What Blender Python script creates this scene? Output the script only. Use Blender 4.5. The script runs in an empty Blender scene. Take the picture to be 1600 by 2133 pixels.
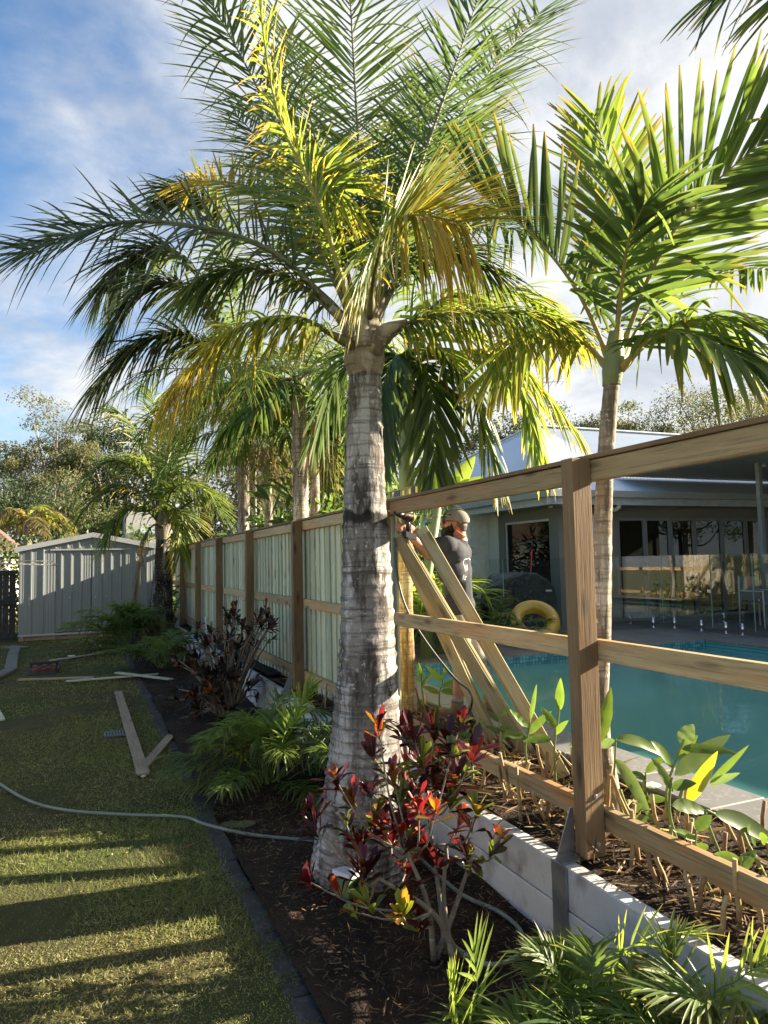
import bpy, bmesh, math, random
import numpy as np
from mathutils import Vector, Matrix
rad = math.radians
SC = bpy.context.scene
COL = SC.collection

# ------------------------------------------------------------------ camera
CZ = 1.76                       # eye height above the lawn
HEAD, PITCH, ROLL, FPX = rad(23.1), rad(3.94), 0.022, 1480.0
_r0 = Vector((math.cos(HEAD), -math.sin(HEAD), 0))
_f = Vector((math.sin(HEAD)*math.cos(PITCH), math.cos(HEAD)*math.cos(PITCH), math.sin(PITCH)))
_u0 = _r0.cross(_f)
_r = math.cos(ROLL)*_r0 - math.sin(ROLL)*_u0
_u = math.cos(ROLL)*_u0 + math.sin(ROLL)*_r0
CAMP = Vector((0, 0, CZ))
cam = bpy.data.cameras.new('camera'); camo = bpy.data.objects.new('camera', cam); COL.objects.link(camo)
camo.matrix_world = Matrix(((_r.x, _u.x, -_f.x, 0), (_r.y, _u.y, -_f.y, 0), (_r.z, _u.z, -_f.z, CZ), (0, 0, 0, 1)))
cam.sensor_fit = 'HORIZONTAL'; cam.sensor_width = 36; cam.lens = 36*FPX/1600
cam.clip_start = 0.05; cam.clip_end = 900
SC.camera = camo

# ------------------------------------------------------------------ light
SUN = Vector((1.0, -0.15, 0.372)).normalized()      # towards the sun
w = bpy.data.worlds.new('World'); SC.world = w; w.use_nodes = True
nt = w.node_tree; nt.nodes.clear()
N = nt.nodes.new; Lk = nt.links.new
def wmath(op, a, b=None, clamp=False):
    n = N('ShaderNodeMath'); n.operation = op; n.use_clamp = clamp
    for i, v in enumerate((a, b)):
        if v is None: continue
        if isinstance(v, (int, float)): n.inputs[i].default_value = v
        else: Lk(v, n.inputs[i])
    return n.outputs[0]
sky = N('ShaderNodeTexSky'); sky.sky_type = 'NISHITA'; sky.sun_disc = False
sky.sun_elevation = math.asin(SUN.z); sky.sun_rotation = math.atan2(SUN.x, SUN.y)
sky.altitude = 20; sky.air_density = 1.0; sky.dust_density = 0.4; sky.ozone_density = 2.5
tc = N('ShaderNodeTexCoord'); sep = N('ShaderNodeSeparateXYZ'); Lk(tc.outputs['Generated'], sep.inputs[0])
zz = wmath('ADD', wmath('MAXIMUM', sep.outputs[2], 0.0), 0.22)
cmb = N('ShaderNodeCombineXYZ'); Lk(wmath('DIVIDE', sep.outputs[0], zz), cmb.inputs[0]); Lk(wmath('DIVIDE', sep.outputs[1], zz), cmb.inputs[1])
def wnoise(scale, detail, rough, dist=0.0, off=(0, 0, 0)):
    m = N('ShaderNodeMapping'); m.inputs['Location'].default_value = off; Lk(cmb.outputs[0], m.inputs[0])
    n = N('ShaderNodeTexNoise'); n.inputs['Scale'].default_value = scale; n.inputs['Detail'].default_value = detail
    n.inputs['Roughness'].default_value = rough; n.inputs['Distortion'].default_value = dist
    Lk(m.outputs[0], n.inputs['Vector']); return n.outputs[0]
n1 = wnoise(1.25, 9, 0.55, 0.3, (-2.2, 6.1, 0))
n2 = wnoise(2.6, 6, 0.6, 0.5, (7.1, 2.2, 0))
# the cloud bank lies towards the sun's side, the open blue towards the far left
bank = wmath('MULTIPLY', wmath('ADD', wmath('MULTIPLY', sep.outputs[0], 0.92), wmath('MULTIPLY', sep.outputs[1], -0.18)), 0.34)
low = wmath('MULTIPLY', wmath('POWER', wmath('SUBTRACT', 1.0, wmath('MAXIMUM', sep.outputs[2], 0.0)), 6.0), 0.29)
dens = wmath('ADD', wmath('ADD', n1, bank), low)
def wrange(v, a, b):
    m = N('ShaderNodeMapRange'); m.interpolation_type = 'SMOOTHERSTEP'
    m.inputs[1].default_value = a; m.inputs[2].default_value = b; Lk(v, m.inputs[0]); return m.outputs[0]
cov = wmath('MULTIPLY', wrange(dens, 0.335, 0.62), 0.97)
shade = wrange(wmath('ADD', wmath('MULTIPLY', n2, 0.75), wmath('MULTIPLY', dens, 0.25)), 0.34, 0.68)
cc = N('ShaderNodeMix'); cc.data_type = 'RGBA'; Lk(shade, cc.inputs[0])
CLOUD_LO, CLOUD_HI = (2.15, 2.35, 2.70, 1), (3.8, 3.82, 3.82, 1)
cc.inputs[6].default_value = CLOUD_LO; cc.inputs[7].default_value = CLOUD_HI
mx = N('ShaderNodeMix'); mx.data_type = 'RGBA'; Lk(cov, mx.inputs[0]); hs_ = N('ShaderNodeHueSaturation'); hs_.inputs['Saturation'].default_value = 1.16; hs_.inputs['Value'].default_value = 0.95; Lk(sky.outputs[0], hs_.inputs['Color']); Lk(hs_.outputs[0], mx.inputs[6]); Lk(cc.outputs[2], mx.inputs[7])
bg = N('ShaderNodeBackground'); bg.inputs[1].default_value = 0.056; Lk(mx.outputs[2], bg.inputs[0])
wo = N('ShaderNodeOutputWorld'); Lk(bg.outputs[0], wo.inputs[0])
sl = bpy.data.lights.new('sun', 'SUN'); sl.energy = 5.0; sl.angle = rad(0.53); sl.color = (1.0, 0.86, 0.66)
so = bpy.data.objects.new('sun', sl); COL.objects.link(so); so.rotation_euler = SUN.to_track_quat('Z', 'Y').to_euler()
so.location = (20, -3, 12)
SC.view_settings.view_transform = 'Standard'; SC.view_settings.look = 'None'; SC.view_settings.gamma = 1
SC.view_settings.use_curve_mapping = False; SC.view_settings.exposure = 2.3
SC.cycles.use_denoising = True; SC.cycles.max_bounces = 8; SC.cycles.transparent_max_bounces = 12
SC.cycles.caustics_reflective = False; SC.cycles.caustics_refractive = False; SC.cycles.sample_clamp_indirect = 6

# ------------------------------------------------------------------ pixel -> place helpers (photo pixels, 1600 wide)
def ray(px, py): return _f + (px-800)/FPX*_r - (py-1066.5)/FPX*_u
def P(px, py, d): return CAMP + ray(px, py)*d
def PZ(px, py, z=0.0):
    r = ray(px, py); return CAMP + r*((z-CZ)/r.z)
def PX(px, py, x):
    r = ray(px, py); return CAMP + r*(x/r.x)
def PY(px, py, y):
    r = ray(px, py); return CAMP + r*(y/r.y)
def XatY(px, y):
    r = ray(px, 1150); return r.x/r.y*y
def YatX(px, x):
    r = ray(px, 1150); return r.y/r.x*x

# ------------------------------------------------------------------ objects
W = {}
def put(o, parent=None, M=None, link=True):
    M = M or Matrix()
    if link: COL.objects.link(o)
    if parent is not None:
        o.parent = parent; o.matrix_basis = W[parent.name].inverted() @ M
    else: o.matrix_basis = M
    W[o.name] = M
    return o
def tag(o, label, cat, group=None, kind=None):
    o['label'] = label; o['category'] = cat
    if group: o['group'] = group
    if kind: o['kind'] = kind
    return o
def thing(name, label, cat, loc=(0, 0, 0), group=None):
    o = bpy.data.objects.new(name, None); o.empty_display_size = 0.1
    put(o, None, Matrix.Translation(loc)); return tag(o, label, cat, group)
def npmesh(name, V, F, C=None, smooth=False):
    V = np.asarray(V, np.float32); F = np.asarray(F, np.int32)
    me = bpy.data.meshes.new(name); k = F.shape[1]
    me.vertices.add(len(V)); me.vertices.foreach_set('co', V.ravel())
    me.loops.add(F.size); me.loops.foreach_set('vertex_index', F.ravel())
    me.polygons.add(len(F)); me.polygons.foreach_set('loop_start', np.arange(0, F.size, k, dtype=np.int32))
    if smooth: me.polygons.foreach_set('use_smooth', np.ones(len(F), bool))
    me.update(calc_edges=True)
    if C is not None:
        a = me.attributes.new('Col', 'FLOAT_COLOR', 'POINT')
        C = np.asarray(C, np.float32)
        if C.shape[1] == 3: C = np.concatenate([C, np.ones((len(C), 1), np.float32)], 1)
        a.data.foreach_set('color', C.ravel())
    return me
def mkobj(name, me, mat, parent=None, M=None):
    """mesh given in world space (M None) or local space (M given)"""
    o = bpy.data.objects.new(name, me)
    if mat is not None and not me.materials: me.materials.append(mat)
    if M is None:
        base = W[parent.name].to_translation() if parent is not None else Vector((0, 0, 0))
        if parent is None:
            n = len(me.vertices); a = np.empty(n*3, np.float32); me.vertices.foreach_get('co', a); a = a.reshape(-1, 3)
            base = Vector(((a[:, 0].min()+a[:, 0].max())/2, (a[:, 1].min()+a[:, 1].max())/2, a[:, 2].min()))
        me.transform(Matrix.Translation(-base)); M = Matrix.Translation(base)
    return put(o, parent, M)

class MB:
    def __init__(s): s.v = []; s.f = []; s.sm = []
    def add(s, vs, fs, smooth=False):
        o = len(s.v); s.v += [tuple(p) for p in vs]; s.f += [tuple(i+o for i in f) for f in fs]; s.sm += [smooth]*len(fs); return s
    def box(s, c, d, R=None):
        c = Vector(c); h = Vector(d)/2
        vs = []
        for z in (-1, 1):
            for y in (-1, 1):
                for x in (-1, 1):
                    p = Vector((x*h.x, y*h.y, z*h.z)); vs.append(c+(R @ p if R else p))
        return s.add(vs, [(0, 2, 3, 1), (4, 5, 7, 6), (0, 1, 5, 4), (2, 6, 7, 3), (0, 4, 6, 2), (1, 3, 7, 5)])
    def bb(s, x0, x1, y0, y1, z0, z1): return s.box(((x0+x1)/2, (y0+y1)/2, (z0+z1)/2), (x1-x0, y1-y0, z1-z0))
    def prism(s, poly, ext):
        ext = Vector(ext); n = len(poly); a = [Vector(p) for p in poly]
        return s.add(a+[p+ext for p in a], [tuple(range(n))[::-1], tuple(range(n, 2*n))]+[(i, (i+1) % n, (i+1) % n+n, i+n) for i in range(n)])
    def bar(s, a, b, w_, t, up=(0, 0, 1)):
        a = Vector(a); b = Vector(b); d = (b-a); L = d.length; d.normalize(); sd = d.cross(Vector(up))
        if sd.length < 1e-4: sd = d.cross(Vector((1, 0, 0)))
        sd.normalize(); n = sd.cross(d)
        R = Matrix((d, sd, n)).transposed(); return s.box((a+b)/2, (L, w_, t), R)
    def tube(s, pts, rs, seg=8, caps=True, closed=False):
        pts = [Vector(p) for p in pts]; n = len(pts)
        if isinstance(rs, (int, float)): rs = [rs]*n
        ref = None; vs = []
        for i, p in enumerate(pts):
            t = (pts[min(i+1, n-1)]-pts[max(i-1, 0)])
            if t.length < 1e-9: t = Vector((0, 0, 1))
            t.normalize()
            if ref is None: ref = t.orthogonal().normalized()
            ref = (ref-t*ref.dot(t)).normalized(); b = t.cross(ref)
            for k in range(seg):
                a = 2*math.pi*k/seg; vs.append(p+(ref*math.cos(a)+b*math.sin(a))*rs[i])
        fs = [(i*seg+k, i*seg+(k+1) % seg, (i+1)*seg+(k+1) % seg, (i+1)*seg+k) for i in range(n-1) for k in range(seg)]
        s.add(vs, fs, True)
        if caps:
            o = len(s.v)-len(vs)
            s.f += [tuple(o+k for k in range(seg))[::-1], tuple(o+(n-1)*seg+k for k in range(seg))]; s.sm += [False, False]
        return s
    def ell(s, c, r, R=None, nu=14, nv=9, z0=-1.0, z1=1.0):
        c = Vector(c); vs = []; a0 = math.asin(z0); a1 = math.asin(z1)
        for j in range(nv+1):
            a = a0+(a1-a0)*j/nv
            for i in range(nu):
                b = 2*math.pi*i/nu
                p = Vector((r[0]*math.cos(a)*math.cos(b), r[1]*math.cos(a)*math.sin(b), r[2]*math.sin(a)))
                vs.append(c+(R @ p if R else p))
        return s.add(vs, [(j*nu+i, j*nu+(i+1) % nu, (j+1)*nu+(i+1) % nu, (j+1)*nu+i) for j in range(nv) for i in range(nu)], True)
    def mesh(s, name='m'):
        me = bpy.data.meshes.new(name); me.from_pydata(s.v, [], s.f); me.polygons.foreach_set('use_smooth', s.sm); me.update(); return me
    def obj(s, name, mat, parent=None): return mkobj(name, s.mesh(name), mat, parent)

_bc = {}
def beam_mesh(L, w_, t, bev=0.004):
    """a sawn timber: local X along the grain"""
    k = (round(L, 3), round(w_, 3), round(t, 3), bev)
    if k not in _bc:
        bm = bmesh.new(); bmesh.ops.create_cube(bm, size=1)
        bmesh.ops.scale(bm, vec=(L, w_, t), verts=bm.verts)
        if bev: bmesh.ops.bevel(bm, geom=list(bm.edges), offset=bev, segments=1, affect='EDGES')
        me = bpy.data.meshes.new('timber'); bm.to_mesh(me); bm.free(); _bc[k] = me
    return _bc[k]
def beam(name, a, b, w_, t, mat, parent=None, up=(0, 0, 1), bev=0.004, own=False):
    a = Vector(a); b = Vector(b); d = b-a; L = d.length; d.normalize(); n = Vector(up)
    n = (n-d*n.dot(d)).normalized(); sd = n.cross(d)
    me = beam_mesh(L, w_, t, bev)
    if me.materials and me.materials[0] != mat: me = me.copy(); me.materials.clear()
    R = Matrix((d, sd, n)).transposed().to_4x4()
    return mkobj(name, me, mat, parent, Matrix.Translation((a+b)/2) @ R)

# ------------------------------------------------------------------ materials
class NT:
    def __init__(s, name):
        s.m = bpy.data.materials.new(name); s.m.use_nodes = True; s.t = s.m.node_tree; s.t.nodes.clear()
        s.out = s.n('ShaderNodeOutputMaterial'); s.p = s.n('ShaderNodeBsdfPrincipled'); s.l(s.p.outputs[0], s.out.inputs[0])
    def n(s, t): return s.t.nodes.new(t)
    def l(s, a, b): s.t.links.new(a, b)
    def val(s, sock, v):
        if hasattr(v, 'is_output') or isinstance(v, bpy.types.NodeSocket): s.l(v, sock)
        else: sock.default_value = v
    def mix(s, f, a, b, mode='MIX'):
        n = s.n('ShaderNodeMix'); n.data_type = 'RGBA'; n.blend_type = mode
        for sk, v in ((n.inputs[0], f), (n.inputs[6], a), (n.inputs[7], b)):
            if isinstance(v, tuple) and len(v) == 3: v = v+(1,)
            s.val(sk, v)
        return n.outputs[2]
    def math(s, op, a, b=0.0):
        n = s.n('ShaderNodeMath'); n.operation = op; s.val(n.inputs[0], a); s.val(n.inputs[1], b); return n.outputs[0]
    def rng(s, v, a, b, c=0.0, d=1.0):
        n = s.n('ShaderNodeMapRange'); s.val(n.inputs[0], v); n.inputs[1].default_value = a; n.inputs[2].default_value = b
        n.inputs[3].default_value = c; n.inputs[4].default_value = d; return n.outputs[0]
    def coord(s, scale=(1, 1, 1), which='Object', rnd=True, warp=None):
        tc = s.n('ShaderNodeTexCoord'); v = tc.outputs[which]
        if rnd:
            oi = s.n('ShaderNodeObjectInfo'); a = s.n('ShaderNodeVectorMath'); a.operation = 'MULTIPLY_ADD'
            cb = s.n('ShaderNodeCombineXYZ')
            for i, k in enumerate((37.0, 11.3, 23.7)): s.l(s.math('MULTIPLY', oi.outputs['Random'], k), cb.inputs[i])
            a.operation = 'ADD'; s.l(v, a.inputs[0]); s.l(cb.outputs[0], a.inputs[1]); v = a.outputs[0]
        m = s.n('ShaderNodeMapping'); m.inputs['Scale'].default_value = scale; s.l(v, m.inputs[0]); return m.outputs[0]
    def noise(s, v, scale=1.0, detail=5, rough=0.55, dist=0.0):
        n = s.n('ShaderNodeTexNoise'); n.inputs['Scale'].default_value = scale; n.inputs['Detail'].default_value = detail
        n.inputs['Roughness'].default_value = rough; n.inputs['Distortion'].default_value = dist; s.l(v, n.inputs['Vector']); return n.outputs[0]
    def bump(s, h, strength=0.3, dist=0.01):
        b = s.n('ShaderNodeBump'); b.inputs['Strength'].default_value = strength; b.inputs['Distance'].default_value = dist
        s.l(h, b.inputs['Height']); s.l(b.outputs[0], s.p.inputs['Normal'])
    def fin(s, col, rough=0.7, spec=0.4, metal=0.0):
        if isinstance(col, tuple) and len(col) == 3: col = col+(1,)
        s.val(s.p.inputs['Base Color'], col); s.val(s.p.inputs['Roughness'], rough)
        s.p.inputs['Specular IOR Level'].default_value = spec; s.p.inputs['Metallic'].default_value = metal; return s.m
def layered(name, base, layers, rough=0.75, spec=0.3, metal=0.0, bump=(0.3, 0.005, 40), which='Object', vary=0.0, rnd=True):
    """base colour, then patches: (colour, scale3, lo, hi, detail, amount)"""
    s = NT(name); c = base
    for col, sc, lo, hi, det, amt in layers:
        f = s.math('MULTIPLY', s.rng(s.noise(s.coord(sc, which, rnd), 1.0, det), lo, hi), amt); c = s.mix(f, c, col)
    if vary:
        oi = s.n('ShaderNodeObjectInfo'); h = s.n('ShaderNodeHueSaturation')
        s.l(s.rng(oi.outputs['Random'], 0, 1, 1-vary, 1+vary), h.inputs['Value'])
        if isinstance(c, tuple): h.inputs['Color'].default_value = c+(1,) if len(c) == 3 else c
        else: s.l(c, h.inputs['Color'])
        c = h.outputs[0]
    if bump: s.bump(s.noise(s.coord((bump[2],)*3 if not isinstance(bump[2], tuple) else bump[2], which, rnd), 1.0, 4), bump[0], bump[1])
    return s.fin(c, rough, spec, metal)
def plain(name, col, rough=0.5, metal=0.0, spec=0.5, v=0.12):
    return layered(name, tuple(col), [(tuple(x*(1-v*2) for x in col), (5, 5, 5), 0.35, 0.7, 4, 0.8)], rough, spec, metal, bump=None)
def wood(name, a, b, c, dark, rough=0.72, orange=None, vary=0.12):
    s = NT(name)
    g1 = s.noise(s.coord((1.1, 14, 14)), 1.0, 6, 0.6, 0.6); g2 = s.noise(s.coord((3.5, 95, 95)), 1.0, 3, 0.6)
    pt = s.noise(s.coord((1.6, 4, 4)), 1.0, 4, 0.5)
    col = s.mix(s.rng(g1, 0.32, 0.68), a, b); col = s.mix(s.math('MULTIPLY', s.rng(pt, 0.42, 0.72), 0.75), col, c)
    if orange: col = s.mix(s.math('MULTIPLY', s.rng(s.noise(s.coord((0.9, 7, 7)), 1.0, 5, 0.6, 1.0), 0.52, 0.68), 0.75), col, orange)
    col = s.mix(s.math('MULTIPLY', s.rng(g2, 0.50, 0.78), 0.65), col, dark)
    vo = s.n('ShaderNodeTexVoronoi'); vo.inputs['Scale'].default_value = 1.0; vo.inputs['Randomness'].default_value = 1.0
    s.l(s.coord((2.3, 8.5, 8.5)), vo.inputs['Vector'])
    kn = s.rng(vo.outputs['Distance'], 0.22, 0.06)
    col = s.mix(s.math('MULTIPLY', kn, 0.8), col, dark)
    oi = s.n('ShaderNodeObjectInfo'); h = s.n('ShaderNodeHueSaturation'); s.l(s.rng(oi.outputs['Random'], 0, 1, 1-vary, 1+vary), h.inputs['Value']); s.l(col, h.inputs['Color'])
    s.bump(s.math('ADD', g2, s.math('MULTIPLY', g1, 0.7)), 0.55, 0.004)
    return s.fin(h.outputs[0], rough, 0.25)
def foliage(name, rough=0.42, trans=0.42, spec=0.45, boost=1.5):
    s = NT(name)
    at = s.n('ShaderNodeAttribute'); at.attribute_name = 'Col'
    n = s.noise(s.coord((9, 9, 9), 'Object', False), 1.0, 3)
    col = s.mix(s.rng(n, 0.3, 0.7, 0.0, 0.45), at.outputs['Color'], s.mix(1.0, at.outputs['Color'], (0.55, 0.6, 0.6, 1), 'MULTIPLY'))
    s.fin(col, rough, spec)
    tr = s.n('ShaderNodeBsdfTranslucent')
    tcl = s.mix(1.0, col, (boost*1.1, boost*1.06, boost*0.58, 1), 'MULTIPLY'); s.l(tcl, tr.inputs[0])
    ms = s.n('ShaderNodeMixShader'); ms.inputs[0].default_value = trans
    s.l(s.p.outputs[0], ms.inputs[1]); s.l(tr.outputs[0], ms.inputs[2]); s.l(ms.outputs[0], s.out.inputs[0]); return s.m

# ------------------------------------------------------------------ blades: every leaf, leaflet, grass blade
PROF = {
 'palm': lambda s: np.minimum(1, 0.35+s*5)*np.sqrt(np.clip(1-s, 0, 1))*0.97+0.03,
 'strap': lambda s: np.minimum(1, 0.3+s*3.0)*(1-0.35*s)*(1-0.7*np.clip((s-.8)/.2, 0, 1)),
 'grass': lambda s: 1-s*0.92,
 'lance': lambda s: np.sin(np.pi*np.clip(s, 0, 1)**0.75)**0.8*0.97+0.03,
 'obov': lambda s: np.clip((0.12+1.1*s**1.1)*np.sqrt(np.clip(1-s**7, 0, 1)), 0.05, 1),
 'leaf': lambda s: np.sin(np.pi*np.clip(0.06+s*0.93, 0, 1)),
}
def nrm(a): return a/np.maximum(np.linalg.norm(a, axis=-1, keepdims=True), 1e-9)
def blades(base, d, n, L, Wd, droop=0.0, K=4, prof='palm', cA=(.1, .2, .05), cB=None, tip=0.5, fold=0.35, curl=0.0, flat=False, edge=None, ripple=0.0, rk=3.0):
    base = np.asarray(base, float); Nn = len(base); d = nrm(np.asarray(d, float)); n = np.asarray(n, float)
    L = np.broadcast_to(np.asarray(L, float), (Nn,)); Wd = np.broadcast_to(np.asarray(Wd, float), (Nn,)); droop = np.broadcast_to(np.asarray(droop, float), (Nn,))
    curl = np.broadcast_to(np.asarray(curl, float), (Nn,))
    s = np.linspace(0, 1, K+1); g = np.array((0, 0, -1.0))
    sc = 1/np.sqrt(1+droop**2)
    ctr = base[:, None]+(L*sc)[:, None, None]*(d[:, None]*s[None, :, None]+g*(droop[:, None]*s[None]**2)[..., None]+n[:, None]*(curl[:, None]*s[None]**2)[..., None])
    tan = nrm(d[:, None]+g*(2*droop[:, None]*s[None])[..., None]+n[:, None]*(2*curl[:, None]*s[None])[..., None])
    sd = np.cross(tan, np.broadcast_to(n[:, None], tan.shape)); bad = np.linalg.norm(sd, axis=-1) < 1e-3
    sd[bad] = (1, 0, 0); sd = nrm(sd); nn = np.cross(sd, tan)
    wv = (PROF[prof](s)[None]*Wd[:, None]/2)[..., None]
    cA = np.broadcast_to(np.asarray(cA, float), (Nn, 3)); cB = cA if cB is None else np.broadcast_to(np.asarray(cB, float), (Nn, 3))
    tp = np.broadcast_to(np.asarray(tip, float), (Nn,))
    f = np.clip((s[None]-tp[:, None])/np.maximum(1-tp[:, None], 1e-3), 0, 1)[..., None]
    c = cA[:, None]*(1-f)+cB[:, None]*f
    if flat:
        V = np.stack([ctr-sd*wv, ctr+sd*wv], 2); k = 2
        Cc = np.stack([c, c], 2)
    else:
        rp_ = (ripple*np.sin(s*rk*2*np.pi)[None, :, None]*wv) if ripple else 0.0
        rq_ = (ripple*np.sin(s*rk*2*np.pi*1.13+1.1)[None, :, None]*wv) if ripple else 0.0
        V = np.stack([ctr-sd*wv+nn*(fold*wv+rp_), ctr, ctr+sd*wv+nn*(fold*wv+rq_)], 2); k = 3
        ce = c if edge is None else c*0.3+np.broadcast_to(np.asarray(edge, float), (Nn, 3))[:, None]*0.7
        Cc = np.stack([ce, c, ce], 2)
    idx = (np.arange(Nn)[:, None, None]*(K+1)+np.arange(K)[None, :, None])*k+np.arange(k-1)[None, None]
    F = np.stack([idx, idx+1, idx+1+k, idx+k], -1).reshape(-1, 4)
    return V.reshape(-1, 3), F, Cc.reshape(-1, 3)
def join(parts):
    V, F, C, o = [], [], [], 0
    for v, f, c in parts:
        V.append(v); F.append(f+o); C.append(c); o += len(v)
    return np.concatenate(V), np.concatenate(F), np.concatenate(C)
def bladeobj(name, parts, mat, parent=None, smooth=True):
    V, F, C = join(parts); return mkobj(name, npmesh(name, V, F, C, smooth), mat, parent)
def curve(pts, n):
    """smooth path through the given points"""
    p = np.array([tuple(q) for q in pts], float)
    if len(p) == 2: t = np.linspace(0, 1, n)[:, None]; return p[0]*(1-t)+p[1]*t
    ext = np.concatenate([[2*p[0]-p[1]], p, [2*p[-1]-p[-2]]]); out = []
    for u in np.linspace(0, len(p)-1-1e-6, n):
        i = int(u); t = u-i; a, b, c, d = ext[i:i+4]
        out.append(0.5*((2*b)+(-a+c)*t+(2*a-5*b+4*c-d)*t*t+(-a+3*b-3*c+d)*t**3))
    return np.array(out)
# ================================================================== materials
rng = np.random.default_rng(7); random.seed(5)
M_lawn = layered('lawn_soil', (0.075, 0.070, 0.030), [((0.11, 0.088, 0.045), (1.1, 1.1, 1.1), 0.45, 0.65, 5, 0.9), ((0.060, 0.080, 0.025), (0.5, 0.5, 0.5), 0.45, 0.62, 5, 0.85), ((0.035, 0.028, 0.015), (7, 7, 7), 0.5, 0.75, 5, 0.6)], 0.95, 0.1, bump=(0.9, 0.03, 60), rnd=False)
M_soil = layered('bed_soil', (0.032, 0.019, 0.012), [((0.010, 0.007, 0.005), (6, 6, 6), 0.45, 0.65, 6, 0.9), ((0.075, 0.042, 0.024), (2.3, 2.3, 2.3), 0.52, 0.72, 6, 0.6)], 0.9, 0.2, bump=(1.0, 0.04, 45), rnd=False)
M_conc = layered('concrete', (0.60, 0.59, 0.57), [((0.46, 0.45, 0.43), (1.6, 3, 6), 0.40, 0.66, 6, 0.9), ((0.15, 0.12, 0.09), (5, 3.5, 9), 0.52, 0.70, 8, 0.8), ((0.62, 0.63, 0.63), (14, 14, 14), 0.55, 0.75, 3, 0.35)], 0.85, 0.25, bump=(0.25, 0.003, 70), vary=0.06)
M_edge = layered('edging_stone', (0.055, 0.054, 0.052), [((0.030, 0.026, 0.021), (5, 5, 5), 0.42, 0.68, 6, 0.9), ((0.14, 0.14, 0.13), (22, 22, 22), 0.55, 0.75, 4, 0.5)], 0.9, 0.2, bump=(0.7, 0.01, 35), vary=0.15)
M_paver = layered('paver', (0.165, 0.165, 0.16), [((0.115, 0.115, 0.11), (2.2, 2.2, 2.2), 0.4, 0.7, 6, 0.8), ((0.33, 0.33, 0.32), (30, 30, 30), 0.55, 0.7, 3, 0.5)], 0.6, 0.4, bump=(0.2, 0.002, 90), vary=0.07)
M_grout = plain('grout', (0.12, 0.12, 0.115), 0.9)
M_galv = layered('galvanised_steel', (0.42, 0.44, 0.46), [((0.27, 0.285, 0.30), (7, 7, 7), 0.4, 0.65, 5, 0.9)], 0.45, 0.5, 0.85, bump=None)
M_chrome = plain('chrome', (0.75, 0.76, 0.78), 0.15, 1.0)
M_post = wood('post_timber', (0.235, 0.145, 0.072), (0.15, 0.092, 0.046), (0.27, 0.18, 0.095), (0.04, 0.028, 0.018))
M_rail = wood('rail_timber', (0.46, 0.33, 0.165), (0.29, 0.205, 0.10), (0.38, 0.31, 0.18), (0.06, 0.038, 0.022), orange=(0.48, 0.21, 0.07), vary=.25)
M_pal = wood('paling_timber', (0.56, 0.55, 0.38), (0.40, 0.46, 0.32), (0.52, 0.45, 0.28), (0.16, 0.125, 0.07), vary=0.24)
M_lean = wood('stacked_paling_timber', (0.40, 0.34, 0.19), (0.27, 0.22, 0.11), (0.34, 0.32, 0.21), (0.09, 0.065, 0.035), orange=(0.35, 0.22, 0.07), vary=0.32)
M_scrap = wood('scrap_timber', (0.33, 0.26, 0.18), (0.22, 0.17, 0.12), (0.38, 0.33, 0.25), (0.08, 0.055, 0.035), vary=0.2)
M_mint = wood('pale_paling_timber', (0.50, 0.53, 0.40), (0.40, 0.43, 0.31), (0.52, 0.50, 0.38), (0.2, 0.18, 0.12))

# ================================================================== ground
def sheet(x0, x1, y0, y1, z, step, amp, name, mat, seed=0, kind='structure', freq=1.0):
    nx = max(2, int((x1-x0)/step)+1); ny = max(2, int((y1-y0)/step)+1)
    X, Y = np.meshgrid(np.linspace(x0, x1, nx), np.linspace(y0, y1, ny)); r = np.random.default_rng(seed); Z = np.full(X.shape, float(z))
    for k in range(10):
        f = freq*1.6**(k % 5+1); a = r.uniform(0, 6.28); ph = r.uniform(0, 6.28)
        Z += amp/(1.5**(k % 5))*np.sin(f*(X*math.cos(a)+Y*math.sin(a))+ph)*0.5
    V = np.stack([X.ravel(), Y.ravel(), Z.ravel()], 1); i = np.arange(nx*ny).reshape(ny, nx)
    F = np.stack([i[:-1, :-1], i[:-1, 1:], i[1:, 1:], i[1:, :-1]], -1).reshape(-1, 4)
    o = mkobj(name, npmesh(name, V, F, None, True), mat); o['kind'] = kind; return o
m = MB(); z = -0.03
for (x0, x1, y0, y1) in ((-350, 3.35, -60, 500), (3.35, 8.8, 8.2, 500), (3.35, 8.8, -60, -5), (8.8, 350, -60, 500)):
    m.add([(x0, y0, z), (x1, y0, z), (x1, y1, z), (x0, y1, z)], [(0, 1, 2, 3)])
g = m.obj('ground', layered('dry_ground', (0.17, 0.16, 0.085), [((0.12, 0.13, 0.05), (.3, .3, .3), .4, .7, 5, .9)], .95, .1, bump=None, rnd=False)); g['kind'] = 'structure'
LAWN = sheet(-9, 0.79, -1.5, 22, 0.0, 0.12, 0.012, 'lawn', M_lawn, 1)
BED = sheet(0.86, 2.0, -1.0, 20.5, 0.02, 0.06, 0.03, 'garden_bed', M_soil, 2, freq=2.0)
PLANT = sheet(2.075, 2.98, -2.0, 8.55, 0.375, 0.06, 0.035, 'planter_soil', M_soil, 3, freq=2.0)
GARD = sheet(2.075, 8.5, 11.3, 26, 0.38, 0.3, 0.03, 'back_garden_soil', M_soil, 4)
GARD2 = sheet(2.075, 3.9, 8.55, 11.35, 0.385, 0.3, 0.03, 'side_garden_soil', M_soil, 6)

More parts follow.
